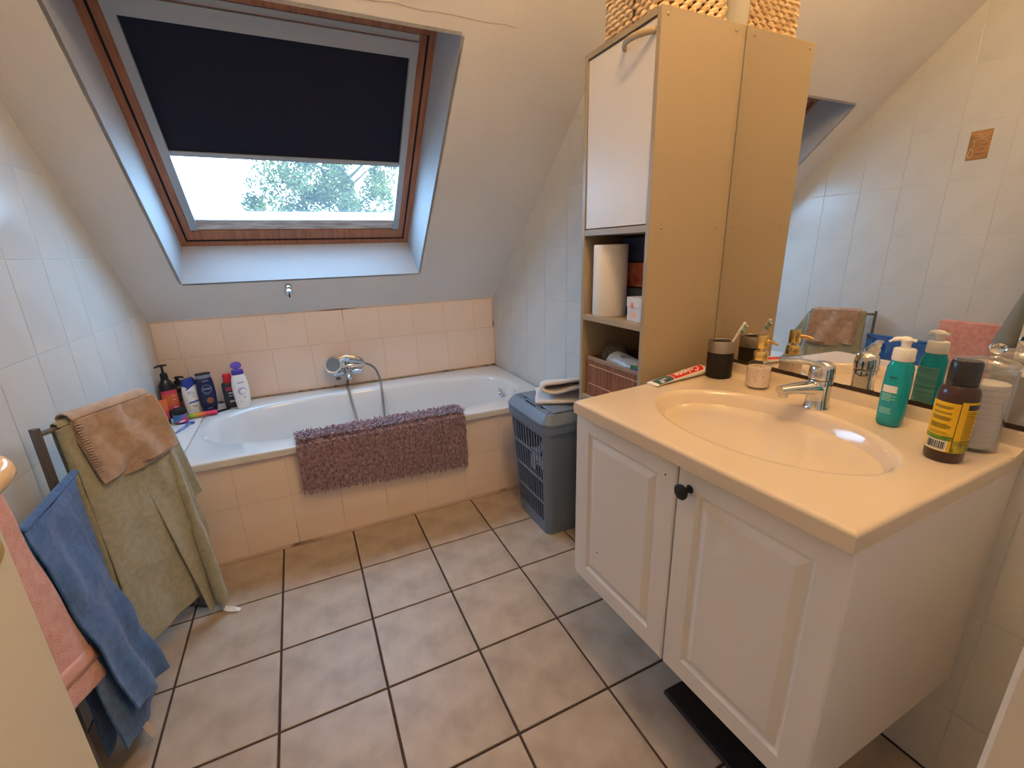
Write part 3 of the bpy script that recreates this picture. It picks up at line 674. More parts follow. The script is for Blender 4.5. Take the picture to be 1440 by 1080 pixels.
# ------------------------------------------------------------------ laundry basket
lb = thing('laundry_basket', 'blue-grey plastic laundry basket with lid between bathtub and vanity', 'laundry basket', (1.57, -0.33, 0))
def taper(z):   # x0, x1, y0, y1 at height z
    t = z/0.575; return (1.432-0.042*t, 1.690+0.040*t, -0.478-0.058*t, -0.170+0.010*t)
def rl(z, r=0.035, ins_=0.0):
    x0, x1, y0, y1 = taper(z); return [Vector((p.x, p.y, z)) for p in rrect(x0+ins_, x1-ins_, y0+ins_, y1-ins_, r, 6)]
NS = 28
zs = [0.0, 0.012, 0.05, 0.535, 0.575]
lp_out = [rl(z) for z in zs]; mb = MB()
n = len(lp_out[0])
# loop order: corner(x1,y1) 0-6, corner(x0,y1) 7-13, corner(x0,y0) 14-20, corner(x1,y0) 21-27 ; side -x runs between index 13 and 14
for i in range(len(zs)-1):
    for j in range(n):
        if j == 13 and i in (2,): continue
        k = (j+1) % n
        mb.add([lp_out[i][j], lp_out[i][k], lp_out[i+1][k], lp_out[i+1][j]], [(0, 1, 2, 3)])
mb.add(lp_out[0], [tuple(range(n))])
obj('body', mb, M_basket, lb, True); 
def face_pt(u, z):   # slotted side: u 0 (far) .. 1 (near)
    x0, x1, y0, y1 = taper(z); return Vector((x0, (y1-0.035)+(y0+0.035-(y1-0.035))*u, z))
mb = MB()
NB = 11
for k in range(NB+1):
    u = k/NB; w = 0.0055 if 0 < k < NB else 0.012
    for z0, z1 in ((0.05, 0.535),):
        mb.bar(face_pt(u, z0)+Vector((0.004, 0, 0)), face_pt(u, z1)+Vector((0.004, 0, 0)), w*1.15, 0.004, (1, 0, 0))
for z in (0.055, 0.165, 0.285, 0.405, 0.525):
    mb.bar(face_pt(0, z)+Vector((0.005, 0, 0)), face_pt(1, z)+Vector((0.005, 0, 0)), 0.006, 0.012 if 0.06 < z < 0.5 else 0.02)
obj('slotted_side', mb, M_basket, lb)
mb = MB()
def rim(z, o): 
    x0, x1, y0, y1 = taper(0.575); return [Vector((p.x, p.y, z)) for p in rrect(x0-o, x1+o, y0-o, y1+o, 0.038+o, 6)]
mb.loft([rim(0.540, 0.001), rim(0.540, 0.009), rim(0.572, 0.011), rim(0.572, 0.0)], False, False)
obj('rim', mb, M_basket, lb, True)
lid = obj('lid', MB().loft([rim(0.5735, 0.004), rim(0.5735, 0.012), rim(0.586, 0.013), rim(0.608, -0.002), rim(0.622, -0.016), rim(0.624, -0.030), rim(0.625, -0.10)], True, True), M_basket, lb, True, angle=35)
obj('finger_slot', MB().loft([[(1.401, -0.30, 0.606), (1.421, -0.30, 0.6265), (1.421, -0.395, 0.6265), (1.401, -0.395, 0.606)], [(1.399, -0.30, 0.608), (1.419, -0.30, 0.6275), (1.419, -0.395, 0.6275), (1.399, -0.395, 0.608)]], True, True), M_dark, lid)
obj('lid_panel', MB().box(1.44, 1.70, -0.515, -0.195, 0.6245, 0.630, 0.004), M_basket, lid, True)
lin_ = thing('laundry', 'crumpled white and blue laundry seen through the basket slots', 'laundry', (1.56, -0.33, 0.02))
def lump(cx, cy, cz, rx, ry, rz, seed, n=20):
    m_ = MB(); loops = []
    for i in range(n//2+1):
        ph = -PI/2+PI*i/(n//2); lp = []
        for j in range(n):
            t = 2*PI*j/n; d = Vector((math.cos(ph)*math.cos(t), math.cos(ph)*math.sin(t), math.sin(ph)))
            d = Vector([math.copysign(abs(c)**0.6, c) for c in d])
            k = 1+0.22*noise.noise(d*2.2+Vector((seed, 0, 0)))
            lp.append((cx+rx*d.x*k, cy+ry*d.y*k, cz+rz*d.z*k))
        loops.append(lp)
    return m_.loft(loops, True, True)
obj('cloth', lump(1.56, -0.32, 0.30, 0.100, 0.118, 0.085, 3), mat('white_laundry', H(214, 212, 214), 0.95, col2=H(40, 44, 60), nscale=16, lo=0.46, hi=0.54), lin_, True)
obj('cloth', lump(1.56, -0.32, 0.125, 0.080, 0.10, 0.10, 8), mat('dark_laundry', H(40, 46, 64), 0.95), lin_, True)
# folded towel on the lid
ft = thing('folded_towel', 'small white towel folded loosely on the laundry basket lid', 'towel', (1.60, -0.33, 0.631))
prof = [(0.0, 0.0), (0.10, 0.002), (0.19, 0.004), (0.235, 0.010), (0.250, 0.026), (0.235, 0.042), (0.18, 0.040), (0.10, 0.028), (0.05, 0.030), (0.035, 0.038), (0.05, 0.047), (0.11, 0.050), (0.18, 0.056), (0.232, 0.058), (0.25, 0.046), (0.252, 0.040)]
pf = catmull([(a, b, 0) for a, b in prof], 4)
def ft_fn(u, v):
    q = pf[min(len(pf)-1, int(round(v*(len(pf)-1))))]
    w = 0.225+0.03*math.sin(v*7)
    a = math.radians(62); lx, ly = (u-0.5)*w, q.x-0.125
    z = 0.632+q.y*(1.75-0.95*u)+0.004*math.sin(u*5+v*9)*min(1, q.y*60)
    nz_ = noise.noise(Vector((u*2.2, v*3.0, 4.0)))
    return (1.580+lx*math.cos(a)+ly*math.sin(a)+0.014*nz_, -0.350+lx*math.sin(a)-ly*math.cos(a)+0.014*noise.noise(Vector((u*2, v*4, 9.0))), z+0.006+0.010*abs(nz_)*min(1, q.y*40))
tw = obj('cloth', MB().grid(ft_fn, 16, len(pf)-1), M_wtowel, ft, True); solidify(tw, 0.016); subsurf(tw)

# ------------------------------------------------------------------ towel stands and towels
def stand(name, label, posts, bars, feet):
    t = thing(name, label, 'towel rack', (posts[0][0], posts[0][1], 0))
    for (x, y, h) in posts:
        obj('post', MB().bar((x, y, 0.012), (x, y, h), 0.019, 0.014, (dx_, dy_, 0)), M_gunmetal, t)
    for p, q in bars: obj('bar', MB().tube([p, q], 0.0075, 12), M_gunmetal, t, True)
    for p, q in feet: obj('foot', MB().bar(p, q, 0.03, 0.012), M_gunmetal, t)
    return t
dx_, dy_ = 0.514, 0.857
def B1(t, off=0.0, z=0.0): return Vector((-0.150+0.5145*t+0.857*off, -0.500+0.8575*t-0.5145*off, z))
n0 = B1(-0.005); f0 = B1(0.322)
stand('towel_stand', 'dark steel towel stand holding the sage green towel beside the bathtub', [(n0.x, n0.y, 0.872), (f0.x, f0.y, 0.872)],
      [(B1(-0.005, 0, 0.853), B1(0.335, 0, 0.853)), (B1(-0.005, 0, 0.47), B1(0.335, 0, 0.47))],
      [(B1(0.322, -0.06, 0.006), B1(0.322, 0.05, 0.006)), (B1(-0.005, -0.03, 0.006), B1(-0.005, 0.05, 0.006))])
dx_, dy_ = 0.0, 1.0
stand('towel_stand', 'dark steel towel stand with pink and blue towels beside the open door', [(-0.100, -0.868, 0.866), (-0.085, -1.172, 0.872)],
      [((-0.100, -0.845, 0.848), (-0.085, -1.175, 0.848)), ((-0.105, -0.505, 0.726), (-0.092, -0.850, 0.726)), ((-0.100, -0.848, 0.47), (-0.085, -1.172, 0.47))],
      [((-0.15, -0.868, 0.006), (-0.06, -0.868, 0.006)), ((-0.15, -1.172, 0.006), (-0.04, -1.172, 0.006))])

def poly_at(pts, z):
    for (t0, z0), (t1, z1) in zip(pts[:-1], pts[1:]):
        if z <= z0 and z >= z1: return t0+(t1-t0)*((z0-z)/(z0-z1) if z0 != z1 else 0)
    return pts[-1][0] if z < pts[-1][1] else pts[0][0]
def panel(frame, left, right, botl, botr, ztop, off, amp=0.006, fr=3.0, seed=0.0, nu=30, nv=40, flare=0.0, hang=0.0, wr=0.004):
    def fn(u, v):
        zb = botl+(botr-botl)*u; z = ztop-(ztop-zb)*v
        a = poly_at(left, z); b = poly_at(right, z); t = a+(b-a)*u
        d = off+amp*v*math.sin(u*fr*2*PI+seed+v*1.3)+flare*v
        d += wr*noise.noise(Vector((t*14+seed, z*9, seed*1.7)))
        return frame(t, d, z)
    return MB().grid(fn, nu, nv), fn
def over(frame, t0, t1, z, o0, o1, nu=30, nv=8):
    c, r = (o0+o1)/2, abs(o1-o0)/2
    def fn(u, v):
        a = PI*v; return frame(t0+(t1-t0)*u, c+r*math.cos(a)*(1 if o0 > o1 else -1), z+min(r, 0.02)*math.sin(a))
    return MB().grid(fn, nu, nv)
def merge(*ms):
    o = MB()
    for m_ in ms: o.add(m_.v, m_.f)
    return o
# sage green towel
g1 = thing('bath_towel', 'large sage green bath towel draped over the towel stand by the bathtub', 'towel', B1(0.17, 0.0, 0.0))
Lf = [(0.040, 0.87), (0.044, 0.71), (0.034, 0.42), (0.008, 0.14), (0.025, 0.08)]
Rf = [(0.328, 0.87), (0.333, 0.69), (0.332, 0.55), (0.290, 0.08)]
front, _ = panel(B1, Lf, Rf, 0.098, 0.090, 0.856, 0.012, 0.006, 0.8, 0.4, flare=0.055, wr=0.010)
lroll = MB().tube(catmull([B1(0.046, 0.006, 0.85), B1(0.046, 0.012, 0.70), B1(0.036, 0.030, 0.42), B1(0.012, 0.055, 0.16), B1(0.024, 0.062, 0.105)], 6), [0.010]*8+[0.014]*10+[0.018]*7, 10)
back1, _ = panel(B1, [(0.19, 0.87), (0.22, 0.5), (0.26, 0.0)], [(0.335, 0.87), (0.345, 0.61), (0.345, 0.38), (0.330, 0.0)], 0.03, 0.008, 0.856, -0.006, 0.004, 1.0, 0.3, flare=0.10)
rroll = MB().tube(catmull([B1(0.333, -0.004, 0.845), B1(0.338, 0.022, 0.62), B1(0.330, 0.055, 0.40), B1(0.312, 0.095, 0.18), B1(0.296, 0.122, 0.030)], 6), [0.009]*6+[0.016]*8+[0.022]*10+[0.014], 12)
back2, _ = panel(B1, [(0.045, 0.87), (0.06, 0.3)], [(0.335, 0.87), (0.425, 0.69), (0.478, 0.415)], 0.36, 0.405, 0.856, -0.022, 0.010, 1.6, 1.0)
back3, _ = panel(B1, [(0.05, 0.87), (0.06, 0.1)], [(0.335, 0.87), (0.40, 0.62), (0.432, 0.41), (0.461, 0.254), (0.450, 0.178), (0.396, 0.10)], 0.10, 0.10, 0.856, -0.014, 0.008, 1.3, 2.0)
ov = over(B1, 0.040, 0.330, 0.855, 0.012, -0.014)
o = obj('cloth', merge(front, ov, back1, back2, back3), M_green, g1, True); solidify(o, 0.005); subsurf(o)
obj('rolled_edge', lroll, M_green, g1, True); obj('rolled_edge', rroll, M_green, g1, True)
mb = MB().loft([[(0.112, -0.312, 0.022), (0.104, -0.330, 0.016)], [(0.135, -0.322, 0.018), (0.128, -0.338, 0.008)], [(0.163, -0.330, 0.004), (0.155, -0.344, 0.003)]], closed=False)
o = obj('care_label', mb, M_w, g1); o['label'] = 'white care label'; solidify(o, 0.0012)
# peach towel
p1 = thing('hand_towel', 'small peach hand towel folded over the sage green towel', 'towel', B1(0.17, 0, 0.856))
pf1, _ = panel(B1, [(0.066, 0.89), (0.076, 0.726), (0.082, 0.655)], [(0.318, 0.89), (0.352, 0.68), (0.352, 0.66)], 0.658, 0.668, 0.866, 0.026, 0.008, 1.3, 0.7, wr=0.026, flare=0.016)
pf2, _ = panel(B1, [(0.072, 0.89), (0.090, 0.70), (0.108, 0.62)], [(0.316, 0.89), (0.340, 0.70), (0.338, 0.62)], 0.640, 0.652, 0.866, 0.022, 0.004, 1.1, 2.2, wr=0.006, flare=0.012)
pov = over(B1, 0.066, 0.318, 0.866, 0.026, -0.026)
pb, _ = panel(B1, [(0.066, 0.89), (0.080, 0.66)], [(0.318, 0.89), (0.345, 0.66)], 0.66, 0.67, 0.866, -0.026, 0.006, 1.4, 3.0)
o = obj('cloth', merge(pf1, pov, pb), M_peach, p1, True); solidify(o, 0.005); subsurf(o)
o = obj('under_layer', pf2, M_peach, p1, True); solidify(o, 0.005)
mb = MB()
for k in range(22):   # ribbed border along the left hem
    z = 0.855-0.0085*k; t = poly_at([(0.066, 0.88), (0.076, 0.726), (0.082, 0.655)], z)
    k2 = (0.866-z)/0.208; mb.tube([B1(t-0.001, 0.030+0.016*k2, z), B1(t+0.018, 0.032+0.018*k2, z-0.002)], 0.0024, 5)
obj('ribbed_border', mb, M_peach, p1, True)
# blue towel on the low bar
def B2(t, off=0.0, z=0.0): return Vector((-0.105+0.038*t+off, -0.505-t, z))
bl = thing('bath_towel', 'blue bath towel hanging from the low bar between the two stands', 'towel', B2(0.17, 0, 0))
bf, _ = panel(B2, [(0.020, 0.80), (0.025, 0.730), (0.125, 0.69), (0.125, 0.4), (0.105, 0.0)], [(0.325, 0.80), (0.33, 0.0)], 0.085, 0.165, 0.730, 0.012, 0.010, 1.6, 0.5, flare=0.085, wr=0.012)
bo = over(B2, 0.000, 0.325, 0.730, 0.012, -0.006)
bbk, _ = panel(B2, [(-0.004, 0.80), (0.004, 0.4), (0.05, 0.0)], [(0.32, 0.80), (0.34, 0.0)], 0.05, 0.06, 0.730, -0.004, 0.004, 2.0, 1.5, flare=0.012, wr=0.006)
bf2, bfn = panel(B2, [(0.14, 0.80), (0.13, 0.0)], [(0.335, 0.80), (0.37, 0.0)], 0.03, 0.09, 0.728, 0.006, 0.010, 1.2, 2.5, flare=0.065)
o = obj('cloth', merge(bf, bo, bbk, bf2), M_blue, bl, True); solidify(o, 0.006); subsurf(o)
def lab(u, v):
    p = bfn(0.62+0.10*u, 1.0); return p+Vector((0.003+0.012*v, 0, 0.010-0.048*v))
o = obj('care_label', MB().grid(lab, 2, 3), mat('beige_label', H(196, 176, 158), 0.8), bl); o['label'] = 'beige care label'; solidify(o, 0.001)
# pink towel on the second stand
def B3(t, off=0.0, z=0.0): return Vector((-0.100+0.045*t+off, -0.845-t, z))
pkt = thing('bath_towel', 'salmon pink bath towel on the stand nearest the open door', 'towel', B3(0.17, 0, 0))
qf, qfn = panel(B3, [(0.004, 0.88), (0.002, 0.70), (-0.022, 0.43), (-0.058, 0.26)], [(0.325, 0.88), (0.33, 0.26)], 0.285, 0.42, 0.856, 0.014, 0.006, 1.4, 0.2, flare=0.036)
qo = over(B3, 0.004, 0.322, 0.854, 0.014, -0.014)
qb, _ = panel(B3, [(0.004, 0.88), (0.0, 0.4)], [(0.322, 0.88), (0.33, 0.4)], 0.36, 0.38, 0.854, -0.014, 0.006, 1.6, 1.2)
o = obj('cloth', merge(qf, qo, qb), M_pink, pkt, True); solidify(o, 0.008); subsurf(o)
o = obj('woven_band', MB().grid(lambda u, v: qfn(u, 0.80+0.085*v)+Vector((0.0052, 0, 0)), 30, 3), mat('pink_woven_band', H(226, 172, 156), 0.7), pkt, True); solidify(o, 0.0012)

# ------------------------------------------------------------------ vanity
va = thing('vanity_cabinet', 'wall-hung white vanity cabinet with two panelled doors under the basin', 'cabinet', (1.50, -1.40, 0.28))
def fx(y): return 1.198 + (-1.045-y)*(0.026/0.712)           # front line leans a little
VZ0, VZ1 = 0.285, 0.8455
def vbox(x0o, x1, y0, y1, z0, z1, b=0.0):
    m_ = MB().box(0, 1, y0, y1, z0, z1)
    m_.v = [((fx(y)+x0o) if x == 0 else (x1 if x1 > 1 else fx(y)+x1), y, z) for x, y, z in m_.v]; return m_
obj('side_panel', vbox(0.046, 1.806, -1.748, -1.732, VZ0+0.004, VZ1), M_van, va)
obj('side_panel', vbox(0.040, 1.806, -1.018, -1.000, VZ0-0.006, VZ1), M_van, va)
obj('bottom_panel', vbox(0.048, 1.806, -1.732, -1.018, VZ0+0.004, VZ0+0.020), M_van, va)
obj('top_rail', vbox(0.048, 0.066, -1.732, -1.018, VZ1-0.05, VZ1), M_van, va)
def vdoor(y0, y1):
    z0, z1 = VZ0, VZ1-0.004
    def lp(i, d): return [Vector((fx(y)+0.024+d, y, z)) for y, z in ((y0+i, z0+i), (y1-i, z0+i), (y1-i, z1-i), (y0+i, z1-i))]
    w = 0.058
    return obj('door', MB().loft([lp(0, 0.020), lp(0, 0.003), lp(0.004, 0), lp(w-0.006, 0), lp(w, 0.0055), lp(w+0.005, 0.0065), lp(w+0.022, 0.0), lp(w+0.024, -0.0005)], True, True), M_van, va)
d1 = vdoor(-1.399, -1.026); d2 = vdoor(-1.752, -1.4045)
mb = MB().lathe([(0.010, 0), (0.007, 0.004), (0.0055, 0.014), (0.009, 0.019), (0.0165, 0.022), (0.0175, 0.027), (0.012, 0.031), (0.0, 0.032)], 20, c1=False)
mb.xf(Matrix.Translation((fx(-1.437)+0.0237, -1.437, 0.792)) @ Matrix.Rotation(-PI/2, 4, 'Y')); obj('knob', mb, M_black, d2, True)
for yy, zz in ((-1.368, 0.795), (-1.135, 0.430)):
    m_ = MB().lathe([(0.0022, 0), (0.0022, 0.0008)], 10); m_.xf(Matrix.Translation((fx(yy)+(0.0238 if yy < -1.3 else 0.0233), yy, zz)) @ Matrix.Rotation(-PI/2, 4, 'Y')); obj('screw_hole', m_, M_dark, d1)
# moulded basin top
bs = thing('washbasin', 'cream moulded washbasin top with oval bowl on the vanity cabinet', 'washbasin', (1.50, -1.40, 0.885))
cx_, cy_ = 1.486, -1.398; Z = 0.885
cor = [(1.222, -1.757), (1.800, -1.752), (1.800, -0.985), (1.194, -1.045)]
def quad_ray(t, i):
    best = 1e9; c, s = math.cos(t), math.sin(t)
    for k in range(4):
        (xa_, ya_), (xb_, yb_) = cor[k], cor[(k+1) % 4]
        ex, ey = xb_-xa_, yb_-ya_; l = math.hypot(ex, ey); nx, ny = ey/l, -ex/l
        dn = c*nx+s*ny
        if dn > 1e-6: best = min(best, ((xa_-cx_)*nx+(ya_-cy_)*ny-(i if k != 1 else 0))/dn)
    return (cx_+c*best, cy_+s*best)
A2 = sorted(set([2*PI*k/120 for k in range(120)]+[math.atan2(y-cy_, x-cx_) % (2*PI) for x, y in cor]))
Q = lambda i, z: [(*quad_ray(t, i), z) for t in A2]
EL = lambda a, b, z, dx=0, dy=0, n=2.0: [(*sup(cx_+dx, cy_+dy, a, b, n, t), z) for t in A2]
loops = [Q(0.02, 0.850), Q(0.003, 0.8465), Q(0.0, 0.849), Q(0.0, 0.851), Q(0.0, 0.8765), Q(0.0, 0.878), Q(0.002, 0.8822), Q(0.006, 0.8846), Q(0.009, Z), Q(0.013, Z), EL(0.196, 0.288, Z), EL(0.188, 0.280, Z+0.0005), EL(0.182, 0.274, Z-0.003), EL(0.176, 0.267, Z-0.012),
         EL(0.166, 0.254, Z-0.035, 0.002), EL(0.146, 0.228, Z-0.072, 0.006), EL(0.112, 0.182, Z-0.104, 0.012), EL(0.065, 0.11, Z-0.118, 0.016), EL(0.022, 0.022, Z-0.124, 0.018)]
loops_c = [l[:] for l in loops]
bo_ = obj('top', MB().loft(loops, True, True), M_counter, bs, True, angle=45)
def up_prof(): return [(1.800, 0.884), (1.745, 0.8845), (1.765, 0.8875), (1.779, 0.895), (1.785, 0.906), (1.7865, 0.918), (1.789, 0.9215), (1.800, 0.922)]
obj('upstand', MB().loft([[(x, y, z) for x, z in up_prof()] for y in (-1.753, -0.987)], True, True), M_counter, bs, True, angle=30)
obj('drain', MB().lathe([(0.021, 0.7617), (0.021, 0.764), (0.012, 0.7655), (0.0, 0.766)], 24, (cx_+0.018, cy_), c1=False), M_chrome, bs, True)

# mirror
mi = thing('wall_mirror', 'large frameless mirror above the washbasin', 'mirror', (1.80, -1.5, 0.925))
obj('glass', MB().box(1.8000, 1.8045, -2.00, -0.984, 0.926, 2.05), M_mirror, mi)
mb = MB()
for k in range(60):
    y = -2.0+k*(1.016/60); h = 0.006+0.004*abs(noise.noise(Vector((y*20, 0, 0))))
    mb.box(1.7990, 1.8046, y, y+1.016/60, 0.9222, 0.9265+h)
obj('corroded_edge', mb, mat('mirror_rust', H(74, 56, 42), 0.7, col2=H(46, 36, 30), nscale=50), mi)

# faucet
fa = thing('basin_faucet', 'chrome single-lever faucet at the back of the washbasin', 'faucet', (1.703, -1.400, Z), math.radians(-16))
mb = MB().lathe([(0.029, 0.0), (0.030, 0.003), (0.0275, 0.008), (0.026, 0.035), (0.0265, 0.060), (0.0275, 0.072), (0.026, 0.075)], 28)
mb.tube([(0.0, 0, 0.055), (-0.040, 0, 0.056), (-0.080, 0, 0.056), (-0.113, 0, 0.054)], [0.026, 0.021, 0.017, 0.0145], 16, flat=0.78)
mb.tube([(-0.101, 0, 0.053), (-0.101, 0, 0.036)], 0.012, 14)
obj('body', mb, M_chrome, fa, True, world=False)
mb = MB().lathe([(0.026, 0.0765), (0.0285, 0.079), (0.0285, 0.098), (0.026, 0.112), (0.018, 0.120), (0.0, 0.123)], 28, c1=False)
mb.tube(catmull([(0.014, 0, 0.104), (-0.03, 0, 0.118), (-0.07, 0, 0.129), (-0.118, 0, 0.134)], 5), [0.022]*4+[0.0175]*4+[0.013]*4+[0.0095]*4, 14, flat=0.42)
obj('lever', mb, M_chrome, fa, True, world=False)

# ------------------------------------------------------------------ bottles
class Bottle:
    """bottle body from (z, rx, ry, shift) rings; surf(theta, z) gives a point on it"""
    def __init__(s, prof, power=2.0, n=32): s.p = prof; s.pw = power; s.n = n
    def at(s, z):
        p = s.p
        for a, b in zip(p[:-1], p[1:]):
            if a[0] <= z <= b[0]:
                t = (z-a[0])/max(1e-9, b[0]-a[0]); return [a[k]+(b[k]-a[k])*t for k in (1, 2, 3)]
        return list(p[-1][1:] if z > p[-1][0] else p[0][1:])
    def surf(s, th, z, off=0.0):
        rx, ry, sh = s.at(z); c, q = math.cos(th), math.sin(th); k = 2/s.pw
        return Vector((sh+(rx+off)*math.copysign(abs(c)**k, c), (ry+off)*math.copysign(abs(q)**k, q), z))
    def mesh(s): return MB().loft([[s.surf(2*PI*j/s.n, z) for j in range(s.n)] for z in [q[0] for q in s.p]], True, True)
    def patch(s, t0, t1, z0, z1, off=0.0006, nu=16, nv=4):
        a = MB().grid(lambda u, v: s.surf(t0+(t1-t0)*u, z0+(z1-z0)*v, off), nu, nv); return a
    def flat(s, x, z, off=0.0009):     # (x, z) on the front (-y) face
        lo, hi = -PI+0.01, -0.01
        for _ in range(30):
            m_ = (lo+hi)/2
            if s.surf(m_, z).x < x: lo = m_
            else: hi = m_
        return s.surf((lo+hi)/2, z, off)
    def text(s, txt, size, z, x=0.0, off=0.0016, tilt=0.0, bold=0.0):
        vs, fs = text_polys(txt, size, bold=bold); ca, sa = math.cos(tilt), math.sin(tilt)
        return MB().add([s.flat(x+px*ca-py*sa, z+px*sa+py*ca, off) for px, py, _ in vs], fs)
    def shape(s, pts, off=0.0008):
        if len(pts) == 4:
            (ax, az), (bx, bz), (cx, cz), (dx, dz) = pts
            return MB().grid(lambda u, v: s.flat((ax+(bx-ax)*u)*(1-v)+(dx+(cx-dx)*u)*v, (az+(bz-az)*u)*(1-v)+(dz+(cz-dz)*u)*v, off), 8, 2)
        n = len(pts); gx, gz = sum(p[0] for p in pts)/n, sum(p[1] for p in pts)/n
        vs = [s.flat(gx, gz, off)]; fs = []
        for r in (1, 2, 3):
            vs += [s.flat(gx+(x-gx)*r/3, gz+(z-gz)*r/3, off) for x, z in pts]
        fs += [(0, 1+j, 1+(j+1) % n) for j in range(n)]
        for r in (0, 1):
            fs += [(1+r*n+j, 1+(r+1)*n+j, 1+(r+1)*n+(j+1) % n, 1+r*n+(j+1) % n) for j in range(n)]
        return MB().add(vs, fs)
def front_ang(loc): return math.atan2(-2.052-loc[1], 0.536-loc[0])+PI/2     # turn the front (-y) to the viewer's side
def lathe_part(name, prof, m, par, **k): return obj(name, MB().lathe(prof, 24, **k), m, par, True, world=False)

LZ = 0.4976
# white bottle, purple flip cap
l_ = (0.176, 0.700, RZ+0.0015); t = thing('shower_gel_bottle', 'white bottle with open purple flip cap on the bathtub rim', 'bottle', l_, front_ang(l_)+0.15)
b = Bottle([(0, 0.030, 0.017, 0), (0.004, 0.033, 0.020, 0), (0.05, 0.0375, 0.022, 0), (0.10, 0.041, 0.022, 0), (0.14, 0.040, 0.021, 0), (0.175, 0.034, 0.019, 0), (0.190, 0.028, 0.017, 0), (0.193, 0.026, 0.016, 0)], 2.3)
obj('body', b.mesh(), M_w, t, True, world=False)
M_pur = col('purple_plastic', 74, 52, 150); M_lil = col('lilac_print', 178, 160, 206)
cp = obj('cap', Bottle([(0.190, 0.027, 0.017, 0), (0.192, 0.029, 0.0185, 0), (0.212, 0.028, 0.018, 0), (0.215, 0.026, 0.016, 0)], 2.6).mesh(), M_pur, t, True, world=False)
mb = MB().lathe([(0.0, 0), (0.026, 0.001), (0.027, 0.006), (0.0, 0.008)], 24, sy=0.78, c0=False, c1=False); mb.xf(Matrix.Translation((0, 0.016, 0.236)) @ Matrix.Rotation(PI/2-0.15, 4, 'X')); obj('flip_lid', mb, mat('lilac_lid', H(108, 84, 180), 0.35), cp, True, world=False)
mb = MB()
for k in range(3):
    a0 = [(0.021*math.cos(a)*(1-0.18*k)+0.003, 0.098+0.021*math.sin(a)*(1-0.18*k)) for a in [math.radians(20*j+40*k) for j in range(13)]]
    mb.tube([b.flat(x, z, 0.001) for x, z in a0], 0.0011, 4)
obj('swirl_print', mb, M_lil, t, world=False)
tiny(obj('lettering', merge(b.shape([(-0.014, 0.144), (0.016, 0.146), (0.016, 0.150), (-0.014, 0.148)]), b.shape([(0.006, 0.062), (0.012, 0.062), (0.012, 0.067), (0.006, 0.067)]), b.shape([(-0.012, 0.040), (-0.008, 0.040), (-0.008, 0.045), (-0.012, 0.045)])), col('grey_print', 96, 92, 110), t, world=False))
# dark bottle, red cap
l_ = (0.116, 0.748, RZ+0.0015); t = thing('shampoo_bottle', 'dark bottle with red cap behind the white purple-capped bottle', 'bottle', l_, front_ang(l_)+0.1)
b = Bottle([(0, 0.030, 0.017, 0), (0.004, 0.033, 0.02, 0), (0.135, 0.033, 0.02, 0), (0.142, 0.026, 0.018, 0)], 4)
obj('body', b.mesh(), col('charcoal_plastic', 48, 50, 58), t, True, world=False)
obj('cap', Bottle([(0.140, 0.021, 0.016, 0), (0.143, 0.022, 0.017, 0), (0.188, 0.020, 0.015, 0), (0.191, 0.017, 0.013, 0)], 3).mesh(), col('red_cap', 206, 38, 52), t, True, world=False)
obj('logo_print', b.shape([(-0.020, 0.098), (0.030, 0.098), (0.028, 0.122), (-0.018, 0.118)]), col('crimson_print', 176, 54, 84), t, world=False)
tiny(obj('lettering', merge(*[b.shape([(-0.010, z), (0.024, z), (0.024, z+h), (-0.010, z+h)]) for z, h in ((0.080, 0.008), (0.066, 0.004), (0.032, 0.010))]), col('pale_print', 190, 180, 184), t, world=False))
# navy bottle
l_ = (0.014, 0.722, RZ+0.0015); t = thing('shower_gel_bottle', 'navy blue shower gel bottle with grey cap lettered NIVEA', 'bottle', l_, front_ang(l_)+0.2, rot=None)
b = Bottle([(0, 0.030, 0.017, 0), (0.005, 0.034, 0.021, 0), (0.05, 0.039, 0.023, 0), (0.11, 0.042, 0.024, 0), (0.165, 0.039, 0.022, 0), (0.187, 0.035, 0.020, 0), (0.190, 0.033, 0.018, 0)], 3.2)
M_navy = col('navy_plastic', 30, 36, 70, 0.3)
obj('body', b.mesh(), M_navy, t, True, world=False)
cp = obj('cap', Bottle([(0.188, 0.031, 0.018, 0), (0.190, 0.034, 0.020, 0), (0.207, 0.033, 0.019, 0)], 3).mesh(), col('grey_cap', 130, 134, 148, 0.4), t, True, world=False)
obj('cap_top', Bottle([(0.2065, 0.033, 0.019, 0), (0.209, 0.036, 0.021, 0), (0.214, 0.034, 0.019, 0)], 3).mesh(), M_black, cp, True, world=False)
ringp = [(0.022*math.cos(a), 0.130+0.022*math.sin(a)) for a in [2*PI*j/28 for j in range(29)]]
obj('logo_ring', MB().tube([b.flat(x, z, 0.0006) for x, z in ringp], 0.0008, 4), col('silver_print', 170, 180, 210), t, world=False)
obj('lettering', b.text('NIVEA', 0.0125, 0.131), col('white_print2', 220, 226, 240), t, world=False)
tiny(obj('small_lettering', merge(b.shape([(-0.014, 0.172), (0.014, 0.172), (0.014, 0.176), (-0.014, 0.176)]), b.shape([(-0.018, 0.102), (0.006, 0.102), (0.006, 0.104), (-0.018, 0.104)]), b.shape([(-0.014, 0.022), (0.008, 0.022), (0.008, 0.026), (-0.014, 0.026)])), col('grey_print2', 140, 150, 180), t, world=False))
obj('almond_print', b.shape([(0.004+0.015*math.cos(a), 0.066+0.017*math.sin(a)) for a in [2*PI*j/18 for j in range(18)]]), mat('almond_print', H(196, 116, 56), 0.5, col2=H(130, 66, 40), nscale=60), t, world=False)
